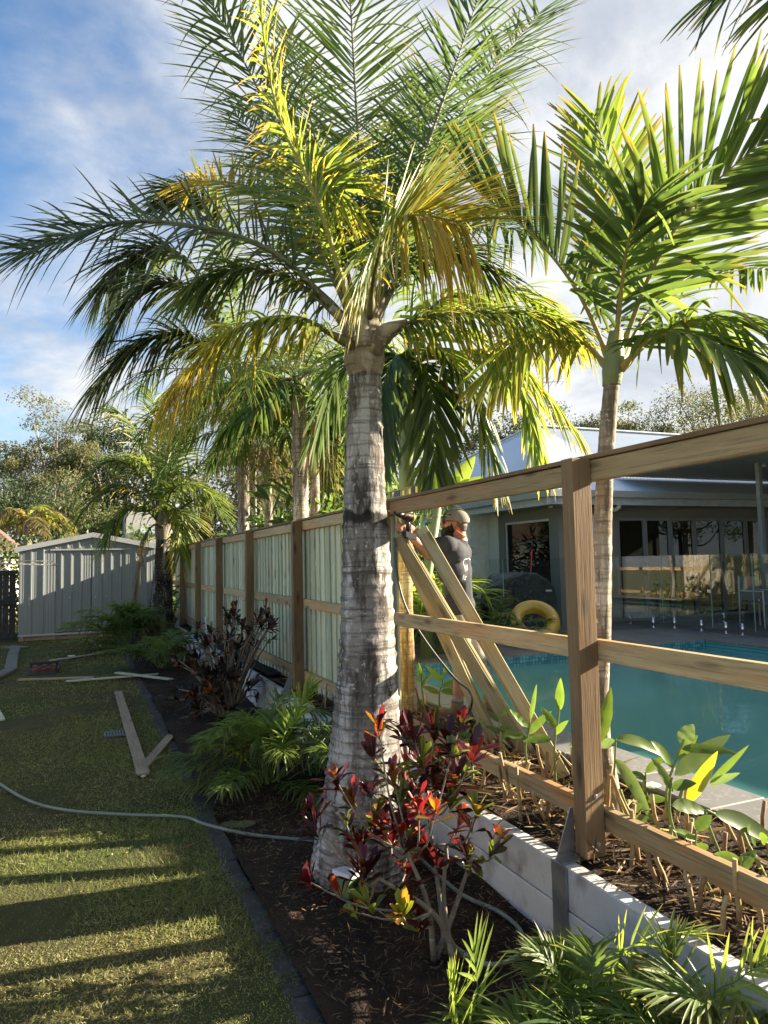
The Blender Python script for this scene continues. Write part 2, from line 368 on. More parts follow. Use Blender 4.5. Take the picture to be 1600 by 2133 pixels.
# left mulch bed with its concrete edging
sheet(-5.2, -1.72, 12.6, 17.4, 0.02, 0.1, 0.03, 'mulch_bed', layered('bark_mulch', (0.10, 0.065, 0.045), [((0.03, 0.02, 0.015), (9, 9, 9), 0.45, 0.6, 5, 1), ((0.19, 0.14, 0.10), (14, 14, 14), 0.58, 0.7, 4, 0.8)], 0.9, 0.2, bump=(1, 0.05, 30), rnd=False), 5)
M_kerb = plain('kerb_concrete', (0.13, 0.13, 0.125), 0.9)
ce = thing('concrete_edging', 'grey concrete kerb edging the mulch bed left of the shed', 'edging', (-1.75, 14, 0))
for k, (a, b) in enumerate(((PZ(-30, 1424), PZ(22, 1400)), (PZ(22, 1399), PZ(27, 1368)), (PZ(27, 1367), PZ(33, 1352)))):
    beam('kerb_block', Vector((a.x, a.y, 0.03)), Vector((b.x, b.y, 0.03)), 0.20, 0.07, M_kerb, ce, bev=0.015)
tag(beam('stone_offcut', PZ(16, 1348, 0.03), PZ(48, 1350, 0.03), 0.3, 0.05, M_kerb, bev=0.01), 'loose grey stone offcut lying on the grass by the shed corner', 'stone')

# dark stone edging between lawn and bed
ed = thing('garden_edging', 'dark stone edging strip between lawn and garden bed', 'edging', (0.82, 4, 0))
y = 0.6; k = 0
while y < 15.5:
    L = 0.42+0.12*random.random()
    if y < 9 or random.random() > 0.2:
        beam('edging_stone', (0.825+random.uniform(-.012, .012), y, -0.022+random.uniform(-.014, .006)), (0.825+random.uniform(-.015, .015), y+L-0.012, -0.022+random.uniform(-.014, .006)), 0.115+random.uniform(-.01, .015), 0.07, M_edge, ed, bev=0.012)
    y += L

# ================================================================== retaining wall
POSTY = [2.695+2.4*n for n in range(-1, 8)]
PW = 2.0
rw = thing('retaining_wall', 'low grey concrete sleeper retaining wall with steel posts below the fence', 'wall', (2.04, 8, 0))
for n in range(len(POSTY)-1):
    y0, y1 = POSTY[n]+0.052, POSTY[n+1]+0.045
    for zc in (-0.093, 0.095, 0.285):
        dx = random.uniform(-.003, .003)
        beam('concrete_sleeper', (2.037+dx, y0, zc), (2.037+dx, y1, zc), 0.186, 0.075, M_conc, rw, up=(1, 0, 0), bev=0.005)
for n, yy in enumerate(POSTY):
    m = MB(); m.bb(1.984, 1.996, yy, yy+0.1, -0.2, 0.385); m.bb(1.996, 2.08, yy+0.046, yy+0.052, -0.2, 0.383)
    sp = m.obj('steel_post', M_galv, rw)
    m = MB(); m.prism([(2.006, yy+0.088, 0.385), (2.11, yy+0.088, 0.385), (2.11, yy+0.088, 0.60), (2.092, yy+0.088, 0.60)], (0, 0.006, 0)); m.bb(2.0, 2.2, yy+0.03, yy+0.094, 0.381, 0.387)
    m.obj('bracket', M_galv, sp)

# ================================================================== fence
fn = thing('timber_fence', 'half-built timber fence of brown posts, rails and pale green palings', 'fence', (2.15, 2.6, 0.38))
ZT = 2.225
for n, yy in enumerate(POSTY):
    px_ = 2.165+random.uniform(-.004, .004)
    po = beam('post', (px_, yy+0.04, 0.392), (px_+random.uniform(-.006, .006), yy+0.04+random.uniform(-.006, .006), ZT-0.003*random.random()), 0.11, 0.082, M_post, fn, up=(0, 1, 0), bev=0.004)
    if n == 1:
        for (bx, bz) in ((2.168, 0.665), (2.172, 0.455)):
            m = MB(); m.tube([(bx, yy-0.001, bz), (bx, yy-0.007, bz)], [0.012, 0.010], 10); m.tube([(bx, yy-0.004, bz), (bx, yy-0.012, bz)], 0.006, 6); m.obj('bolt', M_galv, po)
RX = 2.221+0.0225
for n in range(len(POSTY)-1):
    y0, y1 = POSTY[n]+0.041, POSTY[n+1]+0.039
    for k, (zt, h) in enumerate(((2.215, 0.10), (1.365, 0.098), (0.60, 0.098))):
        j = random.uniform(-.006, .006)
        beam('rail', (RX, y0, zt-h/2+j), (RX, y1, zt-h/2+random.uniform(-.006, .006)), h, 0.045, M_rail, fn, up=(1, 0, 0), bev=0.004)
    beam('capping', (RX+0.004, y0, 2.231), (RX+0.004, y1, 2.231), 0.075, 0.022, M_post, fn, bev=0.003)
pm = beam_mesh(1.80, 0.096, 0.016, 0.002).copy(); pm.materials.append(M_pal)
yy = 5.14; k = 0
while yy < 19.4:
    back = k % 2
    M_ = Matrix.Translation((2.2665+0.009+back*0.0175+random.uniform(0, .002), yy, 1.30+random.uniform(-.006, .006))) @ Matrix.Rotation(random.uniform(-.004, .004), 4, 'X') @ Matrix(((0, 0, 1), (0, 1, 0), (-1, 0, 0))).to_4x4()
    mkobj('paling', pm, None, fn, M_)
    yy += 0.0825+random.uniform(-.006, .008); k += 1

# stacked palings leaning on the frame
tops = [(812, 1066), (834, 1119), (882, 1106)]; bots = [(1028, 1538), (1098, 1562), (1166, 1602)]
names3 = ['leaning furthest left by the trunk', 'leaning in the middle', 'leaning furthest right across the man']
for k in range(3):
    b0 = PZ(*bots[k], 0.40); t0 = PX(*tops[k], 2.315)
    d = (t0-b0).normalized(); nrm_ = Vector((-0.62, -0.75, 0.15)); nrm_ = (nrm_-d*nrm_.dot(d)).normalized()
    sdv = d.cross(nrm_)
    for j in range(5):
        off = nrm_*(0.0205*j)+sdv*random.uniform(-.011, .011)+d*random.uniform(-.07, .02); wv = 0.084+random.uniform(-.006, .006)
        o = beam('loose_paling', b0+off, t0+off, wv, 0.0165, M_lean, None, up=nrm_, bev=0.002)
        pos = ('hindmost', 'second from the back', 'third from the back', 'second from the front', 'front')[j]
        tag(o, f'loose paling, {pos} of the stack {names3[k]}', 'paling', 'palings leaning on the fence')

# spirit level lying on the top rail
sp = thing('spirit_level', 'yellow and black spirit level standing on the top rail by the palm', 'spirit level', (RX, 4.6, 2.243))
M_yel = plain('level_yellow', (0.42, 0.33, 0.05), 0.45); M_blk = plain('black_plastic', (0.02, 0.02, 0.022), 0.4)
m = MB(); ya, yb = YatX(868, RX), YatX(770, RX)
m.bb(RX-.012, RX+.012, ya, yb, 2.243, 2.252); m.bb(RX-.012, RX+.012, ya, yb, 2.296, 2.305)
n_ = 8
for i in range(n_+1):
    yc = ya+(yb-ya)*i/n_; m.bb(RX-.008, RX+.008, yc-.022, yc+.022, 2.252, 2.296)
m.obj('beam', M_yel, sp)
MB().bb(RX-.014, RX+.014, ya-.012, ya+.03, 2.2435, 2.307).obj('end_cap', M_blk, sp)
m = MB(); ymid = (ya*2+yb)/3; m.bb(RX-.013, RX+.013, ymid-.05, ymid+.05, 2.2525, 2.2955); m.obj('vial_block', M_blk, sp)

# ================================================================== pool
WZ = 0.31
M_shell = layered('pool_plaster', (0.13, 0.30, 0.31), [((0.10, 0.25, 0.27), (0.8, 0.8, 0.8), 0.4, 0.7, 4, 0.8)], 0.7, 0.3, bump=None)
m = MB(); x0, x1, y0, y1, zb = 3.35, 8.8, -5, 8.2, -1.1
m.add([(x0, y0, zb), (x1, y0, zb), (x1, y1, zb), (x0, y1, zb)], [(0, 1, 2, 3)])
m.add([(x0, y0, zb), (x0, y1, zb), (x0, y1, .44), (x0, y0, .44)], [(0, 1, 2, 3)]); m.add([(x0, y1, zb), (x1, y1, zb), (x1, y1, .44), (x0, y1, .44)], [(0, 1, 2, 3)])
m.add([(x1, y1, zb), (x1, y0, zb), (x1, y0, .44), (x1, y1, .44)], [(0, 1, 2, 3)]); m.add([(x1, y0, zb), (x0, y0, zb), (x0, y0, .44), (x1, y0, .44)], [(0, 1, 2, 3)])
ps = m.obj('pool_shell', M_shell); ps['kind'] = 'structure'
s = NT('mosaic_tile'); br = s.n('ShaderNodeTexBrick'); br.offset = 0; br.inputs['Scale'].default_value = 1; br.inputs['Brick Width'].default_value = 0.05; br.inputs['Row Height'].default_value = 0.05; br.inputs['Mortar Size'].default_value = 0.004
br.inputs['Color1'].default_value = (0.03, 0.16, 0.24, 1); br.inputs['Color2'].default_value = (0.10, 0.36, 0.42, 1); br.inputs['Mortar'].default_value = (0.05, 0.1, 0.12, 1)
tcn = s.n('ShaderNodeTexCoord'); mp = s.n('ShaderNodeMapping'); mp.inputs['Rotation'].default_value = (rad(-90), 0, 0); s.l(tcn.outputs['Object'], mp.inputs[0]); s.l(mp.outputs[0], br.inputs['Vector'])
M_mos = s.fin(br.outputs[0], 0.2, 0.5)
m = MB(); m.bb(x0, x1, y1-.012, y1, .20, .437); tl = m.obj('waterline_tile', M_mos); tl['kind'] = 'structure'
M_mos2 = M_mos.copy(); [n_ for n_ in M_mos2.node_tree.nodes if n_.type == 'MAPPING'][0].inputs['Rotation'].default_value = (rad(-90), 0, rad(90))
m = MB(); m.bb(x1-.012, x1, y0, y1-.013, .20, .437); tl = m.obj('waterline_tile', M_mos2); tl['kind'] = 'structure'
s = NT('pool_water'); gl = s.n('ShaderNodeBsdfGlossy'); gl.inputs['Roughness'].default_value = 0.03
trn = s.n('ShaderNodeBsdfTransparent'); trn.inputs[0].default_value = (0.30, 0.62, 0.60, 1)
dif = s.n('ShaderNodeBsdfDiffuse'); dif.inputs[0].default_value = (0.125, 0.34, 0.33, 1)
fr = s.n('ShaderNodeFresnel'); fr.inputs[0].default_value = 1.33
bp = s.n('ShaderNodeBump'); bp.inputs['Strength'].default_value = 0.09; bp.inputs['Distance'].default_value = 0.03
s.l(s.noise(s.coord((1.3, 4.5, 1), 'Object', False), 1.0, 3, 0.5, 0.4), bp.inputs['Height']); s.l(bp.outputs[0], gl.inputs['Normal']); s.l(bp.outputs[0], fr.inputs['Normal'])
m1 = s.n('ShaderNodeMixShader'); m1.inputs[0].default_value = 0.8; s.l(trn.outputs[0], m1.inputs[1]); s.l(dif.outputs[0], m1.inputs[2])
m2 = s.n('ShaderNodeMixShader'); s.l(s.math('MULTIPLY', fr.outputs[0], .8), m2.inputs[0]); s.l(m1.outputs[0], m2.inputs[1]); s.l(gl.outputs[0], m2.inputs[2]); s.l(m2.outputs[0], s.out.inputs[0])
m = MB(); m.add([(x0, y0, WZ), (x1-.012, y0, WZ), (x1-.012, y1-.012, WZ), (x0, y1-.012, WZ)], [(0, 1, 2, 3)])
wt = m.obj('pool_water', s.m); wt['kind'] = 'structure'
# deck and coping
m = MB(); m.bb(2.985, 3.35, -5, 8.2, 0.0, .425); m.bb(2.985, 14.4, 8.2, 11.3, 0.0, .425); m.bb(8.8, 14.4, -5, 8.2, 0.0, .425)
dk = m.obj('pool_deck', M_grout); dk['kind'] = 'structure'
yy = -0.8
while yy < 8.1:
    beam('coping_paver', (3.175, yy, .440), (3.175, yy+.592, .440), 0.40, 0.03, M_paver, dk, bev=0.006); yy += 0.6
xx = 3.385
while xx < 13.6:
    for r_ in range(5):
        beam('paver', (xx, 8.50+r_*.6, .440+random.uniform(-.001, .001)), (xx+.592, 8.50+r_*.6, .440), 0.592, 0.03, M_paver, dk, bev=0.004)
    xx += 0.6
xx = 8.78
while xx < 13.6:
    for r_ in range(8):
        beam('paver', (xx, 7.89-r_*.6, .440), (xx+.592, 7.89-r_*.6, .440), 0.592, 0.03, M_paver, dk, bev=0.004)
    xx += 0.6
# ================================================================== shed
M_shed = layered('shed_steel', (0.225, 0.25, 0.25), [((0.185, 0.205, 0.205), (1.5, 1.5, 0.8), 0.4, 0.7, 5, 0.6)], 0.42, 0.5, 0.0, bump=None)
M_trim = layered('shed_trim', (0.38, 0.40, 0.40), [((0.32, 0.34, 0.34), (2, 2, 2), 0.4, 0.7, 4, 0.6)], 0.45, 0.5, bump=None)
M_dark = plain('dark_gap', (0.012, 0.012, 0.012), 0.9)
SY = 19.5; SX0, SX1 = XatY(40, SY), 1.84; SZ0 = 0.16; SZE = PY(45, 1142, SY).z; APX = XatY(194, SY); SZA = PY(194, 1112, SY).z
sh = thing('garden_shed', 'grey ribbed metal garden shed at the end of the lawn', 'shed', ((SX0+SX1)/2, SY, 0))
def zroof(x): return SZE+(SZA-SZE)*(1-abs(x-APX)/max(APX-SX0, SX1-APX))
D0, D1, DZ = XatY(107, SY), XatY(271, SY), PY(180, 1143, SY).z
pit = 0.262; npan = int(round((SX1-SX0)/pit)); pit = (SX1-SX0)/npan
def pan(xa, xb, za, zfun, y, par, nm):
    m = MB(); nsub = 8; vs = []; fs = []
    for i in range(nsub+1):
        x = xa+(xb-xa)*i/nsub; dy = 0.0035 if (i % 2 and 0 < i < nsub) else 0.0
        vs += [(x, y-dy, za), (x, y-dy, zfun(x))]
    fs = [(2*i, 2*i+2, 2*i+3, 2*i+1) for i in range(nsub)]; m.add(vs, fs); m.add([(p[0], p[1]+0.01+(y-p[1]), p[2]) for p in vs], [f[::-1] for f in fs]); return m.obj(nm, M_shed, par)
def ribm(x, za, zb, y, par): MB().prism([(x-.022, y, za), (x-.013, y-.024, za), (x+.013, y-.024, za), (x+.022, y, za)], (0, 0, zb-za)).obj('rib', M_shed, par)
for i in range(npan):
    xa, xb = SX0+i*pit, SX0+(i+1)*pit; xm = (xa+xb)/2
    indoor = D0 < xm < D1
    if indoor: pan(xa, xb, DZ, lambda x: zroof(x)-.02, SY, sh, 'cladding_sheet')
    else: pan(xa, xb, SZ0, lambda x: zroof(x)-.02, SY, sh, 'cladding_sheet')
    if i:
        if D0 < xa < D1: ribm(xa, DZ+.02, zroof(xa)-.05, SY, sh)
        else: ribm(xa, SZ0, zroof(xa)-.05, SY, sh)
for (a, b) in ((D0, (D0+D1)/2-.01), ((D0+D1)/2+.01, D1)):
    dr = MB().bb(a, b, SY+.028, SY+.04, SZ0+.02, DZ-.03).obj('door', M_shed, sh); nn_ = 4
    for j in range(nn_):
        xa, xb = a+(b-a)*j/nn_, a+(b-a)*(j+1)/nn_; pan(xa, xb, SZ0+.03, lambda x: DZ-.035, SY+.026, dr, 'door_sheet')
        if j: ribm(xa, SZ0+.03, DZ-.035, SY+.026, dr)
    MB().bb((a if a == D0 else b-.05), (a+.05 if a == D0 else b), SY+.004, SY+.025, SZ0+.03, DZ-.035).obj('door_edge', M_trim, dr)
for xk in (XatY(146, SY), XatY(199, SY), XatY(222, SY)):
    MB().tube([(xk, SY-.012, 1.02), (xk, SY+.02, 1.02)], .022, 10).obj('door_knob', M_galv, sh)
MB().bb(XatY(62, SY)-.012, XatY(62, SY)+.012, SY-.02, SY, .86, 1.06).obj('handle', M_galv, sh)
MB().bb(D0-.02, D1+.02, SY-.03, SY+.03, DZ-.035, DZ-.004).obj('door_track', M_trim, sh)
MB().bb(SX0-.01, SX1+.01, SY-.012, SY+.05, SZ0-.05, SZ0).obj('base_channel', M_trim, sh)
MB().bb(SX0, SX1, SY+.06, SY+.1, 0.0, SZ0-.05).obj('plinth_board', M_scrap, sh)
for xx in (SX0+.05, SX0+.75, SX0+1.5, SX0+1.85, SX0+2.5): MB().bb(xx, xx+.07, SY-.005, SY+.055, 0, SZ0-.05).obj('stump', M_scrap, sh)
m = MB(); m.bb(SX0-.0, SX0+.03, SY+.01, SY+3, SZ0, SZE-.02); m.obj('side_wall', M_shed, sh); MB().bb(SX1-.03, SX1, SY+.01, SY+3, SZ0, SZE-.02).obj('side_wall', M_shed, sh)
MB().bb(SX0, SX1, SY+2.97, SY+3, SZ0, SZE-.03).obj('back_wall', M_shed, sh)
for (xa, xb, za, zb_) in ((SX0-.1, APX, zroof(SX0)-.02, SZA), (APX, SX1+.1, SZA, zroof(SX1)-.02)):
    m = MB(); m.prism([(xa, SY-.05, za), (xb, SY-.05, zb_), (xb, SY-.05, zb_+.02), (xa, SY-.05, za+.02)], (0, 3.1, 0)); rf = m.obj('roof_sheet', M_shed, sh)
    MB().prism([(xa, SY-.075, za-.085), (xb, SY-.075, zb_-.085), (xb, SY-.075, zb_+.035), (xa, SY-.075, za+.035)], (0, .022, 0)).obj('barge_trim', M_trim, rf)

# dark paling fence and the neighbour's house left of the shed
M_dkw = wood('weathered_dark_timber', (0.045, 0.048, 0.052), (0.03, 0.032, 0.035), (0.055, 0.055, 0.055), (0.012, 0.012, 0.012))
df = thing('boundary_fence', 'old dark grey paling fence left of the metal shed', 'fence', (-2.2, 19.9, 0))
xx = -6.5
while xx < SX0-.06:
    beam('paling', (xx, 19.9+random.uniform(0, .008), 0.05), (xx, 19.9, PY(20, 1190, 19.9).z), 0.14, 0.018, M_dkw, df, up=(0, 1, 0), bev=0.002); xx += 0.145
for zz_ in (PY(20, 1188, 19.85).z-.05, 0.93): beam('rail', (-6.5, 19.86, zz_), (SX0-.06, 19.86, zz_), 0.1, 0.045, M_dkw, df, up=(0, 1, 0))
sf = thing('bounce_fence', 'added pale timber fence beyond the frame at left, bouncing sunlight into the shade', 'fence', (-6.3, 8, 0))  # unseen fence, added to bounce sunlight into the shaded side of the yard
yy = -5.0
M_sf = wood('grey_pale_timber', (0.50, 0.45, 0.36), (0.40, 0.36, 0.28), (0.46, 0.42, 0.33), (0.2, 0.17, 0.12))
pm2 = beam_mesh(1.85, 0.15, 0.018, 0.002).copy(); pm2.materials.append(M_sf)
while yy < 19.7:
    mkobj('paling', pm2, None, sf, Matrix.Translation((-6.3, yy, .95)) @ Matrix(((0, 0, 1), (0, 1, 0), (-1, 0, 0))).to_4x4()); yy += .155
for zz_ in (.4, 1.5): beam('rail', (-6.35, -5, zz_), (-6.35, 19.7, zz_), .09, .045, M_sf, sf, up=(1, 0, 0))
nh = thing('neighbour_house', 'brown tiled roof of a neighbouring house left of the shed', 'house', (-6, 28, 0))
M_tile = layered('roof_tile', (0.16, 0.10, 0.075), [((0.09, 0.06, 0.05), (2, 2, 6), 0.4, 0.7, 5, 0.9), ((0.26, 0.17, 0.13), (7, 7, 7), 0.55, 0.75, 4, 0.6)], 0.8, 0.3, bump=(0.5, 0.02, 12))
M_cream = plain('cream_render', (0.55, 0.50, 0.40), 0.8)
e1 = PY(44, 1150, 26.0); tp = PY(-40, 1075, 28.5)
MB().bb(-14, e1.x-.5, 26.4, 34, 0, e1.z-.15).obj('wall', M_cream, nh)
m = MB()
for j in range(9):
    f0, f1 = j/9, (j+1)/9
    ya_, yb_ = 26+f0*2.5, 26+f1*2.5; za_, zb2 = e1.z+(tp.z-e1.z)*f0, e1.z+(tp.z-e1.z)*f1
    xr0 = e1.x-(e1.x-tp.x)*f0; xr1 = e1.x-(e1.x-tp.x)*f1
    m.add([(-14, ya_, za_+.045), (xr0, ya_, za_+.045), (xr1, yb_+.03, zb2+.02), (-14, yb_+.03, zb2+.02), (-14, ya_, za_), (xr0, ya_, za_)], [(0, 1, 2, 3), (4, 5, 1, 0)])
m.add([(e1.x, 26, e1.z), (e1.x, 34, e1.z), (tp.x, 30, tp.z), (tp.x, 28.5, tp.z)], [(0, 1, 2, 3)])
m.obj('roof', M_tile, nh)
MB().bb(-14, e1.x+.05, 25.9, 26.02, e1.z-.14, e1.z).obj('gutter', plain('white_gutter', (0.7, 0.7, 0.68), 0.4), nh)
MB().bb(-6.5, -4.9, 26.37, 26.395, 1.0, 2.1).obj('window', M_dark, nh)
wh = thing('far_house', 'white rendered house with pale blue metal roof behind the shed', 'house', (3, 40, 0))
a_, b_ = PY(235, 1100, 36), PY(330, 1062, 36)
M_white = plain('white_render', (0.72, 0.72, 0.70), 0.7); M_whr = plain('far_render', (0.42, 0.42, 0.40), 0.8)
MB().bb(a_.x+.6, b_.x+.3, 36, 42, 0, b_.z-.1).obj('wall', M_whr, wh)
MB().prism([(a_.x+.9, 35.3, PY(250, 1112, 35.3).z), (b_.x+.6, 35.3, PY(250, 1112, 35.3).z), (b_.x+.6, 38, b_.z-.35), (a_.x+2.4, 38, b_.z-.35)], (0, 0, .06)).obj('roof', plain('pale_metal_roof', (0.32, 0.38, 0.46), 0.5), wh)

# clothesline
cl = thing('clothesline', 'folding clothesline arms with pale plastic lines left of the shed', 'clothesline', (-1.0, 12, 0))
M_cl = plain('clothesline_metal', (0.42, 0.38, 0.30), 0.5)
c0, c1, c2 = PZ(-120, 1500), PY(-120, 1172, 11.6), PY(118, 1177, 12.2); c3, c4 = PY(-120, 1166, 12.9), PY(108, 1169, 12.9)
MB().tube([(c1.x, c1.y, 0), (c1.x, c1.y, c1.z+.02)], .025, 8).obj('post', M_cl, cl)
MB().tube([c1, c2], .012, 6).obj('arm', M_cl, cl); MB().tube([c3, c4], .008, 6).obj('arm', M_cl, cl); MB().tube([c4, c2], .008, 6).obj('end_bar', M_cl, cl); MB().tube([c1, c3], .008, 6).obj('end_bar', M_cl, cl)
MB().tube([PY(-20, 1195, 12.2), PY(25, 1172, 12.3)], .009, 6).obj('strut', M_cl, cl)
for f in (0.3, 0.5, 0.7, 0.85):
    MB().tube([c1.lerp(c2, f), c3.lerp(c4, f)], .003, 4).obj('line', M_cl, cl)

# ================================================================== house
M_roof = layered('corrugated_roof', (0.62, 0.68, 0.74), [((0.56, 0.62, 0.68), (0.8, 0.8, 0.8), 0.4, 0.7, 4, 0.6)], 0.38, 0.5, 0.15, bump=None, rnd=False)
M_cap = plain('roof_cap', (0.66, 0.70, 0.73), 0.4)
M_fas = plain('fascia', (0.50, 0.52, 0.52), 0.5)
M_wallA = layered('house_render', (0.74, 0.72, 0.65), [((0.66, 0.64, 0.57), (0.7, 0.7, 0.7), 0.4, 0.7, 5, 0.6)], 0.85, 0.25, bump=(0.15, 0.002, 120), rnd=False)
M_wallB = layered('house_shaded_render', (0.23, 0.22, 0.19), [((0.18, 0.17, 0.15), (0.7, 0.7, 0.7), 0.4, 0.7, 5, 0.6)], 0.85, 0.25, bump=(0.15, 0.002, 120), rnd=False)  # house render with the shade under eaves and patio put into its colour
M_frame = plain('window_frame', (0.62, 0.64, 0.64), 0.4); M_dframe = plain('door_frame', (0.26, 0.27, 0.27), 0.4)
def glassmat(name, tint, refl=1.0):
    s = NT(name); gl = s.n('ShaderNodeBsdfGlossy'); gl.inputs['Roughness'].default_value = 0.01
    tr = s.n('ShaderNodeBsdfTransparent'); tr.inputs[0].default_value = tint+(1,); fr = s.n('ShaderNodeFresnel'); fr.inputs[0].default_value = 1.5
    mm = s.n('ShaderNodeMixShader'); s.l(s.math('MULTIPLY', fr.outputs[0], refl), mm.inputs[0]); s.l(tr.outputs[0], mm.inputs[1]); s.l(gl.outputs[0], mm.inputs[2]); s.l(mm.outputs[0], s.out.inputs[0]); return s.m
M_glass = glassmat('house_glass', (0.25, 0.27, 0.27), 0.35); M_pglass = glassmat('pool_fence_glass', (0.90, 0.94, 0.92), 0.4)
hs = thing('house', 'low house with blue-grey corrugated hip roof and dark sliding doors behind the pool', 'house', (10, 14, .44))
EX, EY, EZ = 7.9, 10.7, 3.0; AX, AY, AZ = 10.9, 15.4, 5.18; EYF = 22.5; WX, WY = 8.4, 11.2
def corr(p0, p1, topf, name, amp=.012, pitch=.09, parent=None):
    """corrugated sheet from eave p0-p1 up to topf(t)"""
    p0 = Vector(p0); p1 = Vector(p1); L = (p1-p0).length; n = int(L/pitch*4); vs = []; fs = []
    for i in range(n+1):
        t = i/n; b = p0.lerp(p1, t); q = Vector(topf(t)); dz = Vector((0, 0, amp*math.sin(2*math.pi*i/4)))
        vs += [b+dz, q+dz]
    fs = [(2*i, 2*i+2, 2*i+3, 2*i+1) for i in range(n)]; m = MB(); m.add(vs, fs, True); return m.obj(name, M_roof, parent)
tA = (AY-EY)/(EYF-EY)
def topA(t):   # hip end facing the fence
    return (EX+(AX-EX)*(t/tA if t < tA else (1-t)/(1-tA)), EY+(EYF-EY)*t, EZ+(AZ-EZ)*(t/tA if t < tA else (1-t)/(1-tA)))
corr((EX, EY, EZ), (EX, EYF, EZ), topA, 'roof_sheet', parent=hs)
RXE = 14.4; tB = (AX-EX)/(RXE+6-EX)
def topB(t):
    x = EX+(RXE+6-EX)*t; f = min(1, t/tB); return (x, EY+(AY-EY)*f, EZ+(AZ-EZ)*f)
corr((EX, EY, EZ), (RXE+6, EY, EZ), topB, 'roof_sheet', parent=hs)
m = MB(); m.add([(AX, AY, AZ-.01), (RXE+6, AY, AZ-.01), (RXE+6, EYF, EZ), (EX, EYF, EZ)], [(0, 1, 2, 3)]); m.obj('roof_sheet', M_roof, hs)
m = MB(); m.bar((EX-.02, EY-.02, EZ+.035), (AX, AY, AZ+.035), .30, .03); m.bar((AX, AY, AZ+.03), (RXE+6, AY, AZ+.03), .26, .03); m.bar((AX, AY, AZ+.03), (EX, EYF, EZ+.03), .26, .03); m.obj('ridge_cap', M_cap, hs)
m = MB()
for k in range(70):
    p = Vector((EX, EY, EZ)).lerp(Vector((AX, AY, AZ)), (k+.5)/70)
    for sgn in (-1, 1): m.box(p+Vector((.83, -.55, 0)).normalized()*sgn*.12+Vector((0, 0, .054)), (.02, .02, .01))
m.obj('rivets', M_fas, hs)
def gut(p0, p1, out, nm='gutter'):
    p0 = Vector(p0); p1 = Vector(p1); o = Vector(out); m = MB()
    m.prism([p0+Vector((0, 0, -.03)), p0+o*.12+Vector((0, 0, -.01)), p0+o*.10+Vector((0, 0, -.13)), p0+Vector((0, 0, -.13))], p1-p0); gg = m.obj(nm, M_trim, hs)
    m = MB(); m.prism([p0+o*-.012+Vector((0, 0, -.02)), p0+o*-.002+Vector((0, 0, -.02)), p0+o*-.002+Vector((0, 0, -.27)), p0+o*-.012+Vector((0, 0, -.27))], p1-p0); m.obj('fascia', M_fas, hs)
gut((EX, EY-.1, EZ), (EX, EYF, EZ), (-1, 0, 0)); gut((EX-.1, EY, EZ), (RXE, EY, EZ), (0, -1, 0))
MB().add([(EX, EY, EZ-.26), (EX, EYF, EZ-.26), (WX+.2, EYF, EZ-.26), (WX+.2, EY, EZ-.26)], [(0, 1, 2, 3)]).add([(WX+.2, EY, EZ-.26), (RXE, EY, EZ-.26), (RXE, WY+.2, EZ-.26), (WX+.2, WY+.2, EZ-.26)], [(0, 3, 2, 1)]).obj('soffit', M_fas, hs)
# wall facing the fence, with a tall window
zt = EZ-.262
wa0, wa1 = YatX(1146, WX), YatX(1052, WX); wz0, wz1 = 0.98, 2.52; YB = YatX(1040, WX)
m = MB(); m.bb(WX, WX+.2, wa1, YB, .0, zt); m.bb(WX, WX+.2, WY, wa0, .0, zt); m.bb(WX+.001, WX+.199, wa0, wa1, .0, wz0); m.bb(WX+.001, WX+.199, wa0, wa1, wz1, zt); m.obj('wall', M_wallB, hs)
MB().bb(WX-.02, WX+.2, YB, EYF-.6, .0, zt).obj('wall', M_wallA, hs)
MB().bb(WX-.5, WX-.025, YatX(996, WX-.3), EYF-.6, .0, zt).obj('wall', plain('cream_pier', (0.82, 0.82, 0.70), 0.8), hs)
def window(x=None, y=None, a=0, b=1, z0=0, z1=1, fr=M_frame, t=.045, name='window', dark=True):
    """x: wall plane facing -X (a,b along Y) or y: wall plane facing -Y (a,b along X)"""
    def bx(m, u0, u1, v0, v1, d0, d1):
        if x is not None: m.bb(x+d0, x+d1, u0, u1, v0, v1)
        else: m.bb(u0, u1, y+d0, y+d1, v0, v1)
    m = MB(); bx(m, a, b, z1-t, z1, .03, .08); bx(m, a, b, z0, z0+t, .03, .08); bx(m, a, a+t, z0+t, z1-t, .031, .079); bx(m, b-t, b, z0+t, z1-t, .031, .079)
    o = m.obj(name, fr, hs); m = MB(); bx(m, a+t, b-t, z0+t, z1-t, .052, .058); m.obj('pane', M_glass, o); return o
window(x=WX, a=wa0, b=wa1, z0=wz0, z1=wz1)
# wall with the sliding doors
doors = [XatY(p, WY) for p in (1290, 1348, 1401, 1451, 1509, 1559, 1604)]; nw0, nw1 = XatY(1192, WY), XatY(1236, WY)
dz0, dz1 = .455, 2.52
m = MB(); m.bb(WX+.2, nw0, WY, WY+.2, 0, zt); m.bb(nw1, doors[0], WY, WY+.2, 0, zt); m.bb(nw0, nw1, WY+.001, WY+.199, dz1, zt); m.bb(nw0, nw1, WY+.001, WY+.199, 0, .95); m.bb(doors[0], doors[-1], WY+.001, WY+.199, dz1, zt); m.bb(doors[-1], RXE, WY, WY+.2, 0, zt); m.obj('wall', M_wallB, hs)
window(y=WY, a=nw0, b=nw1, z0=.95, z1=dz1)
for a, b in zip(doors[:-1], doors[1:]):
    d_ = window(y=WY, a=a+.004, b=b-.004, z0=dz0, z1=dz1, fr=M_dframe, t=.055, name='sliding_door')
    m = MB(); m.bb(b-.05, b-.03, WY+.005, WY+.029, 1.35, 1.6); m.obj('handle', M_blk, d_)
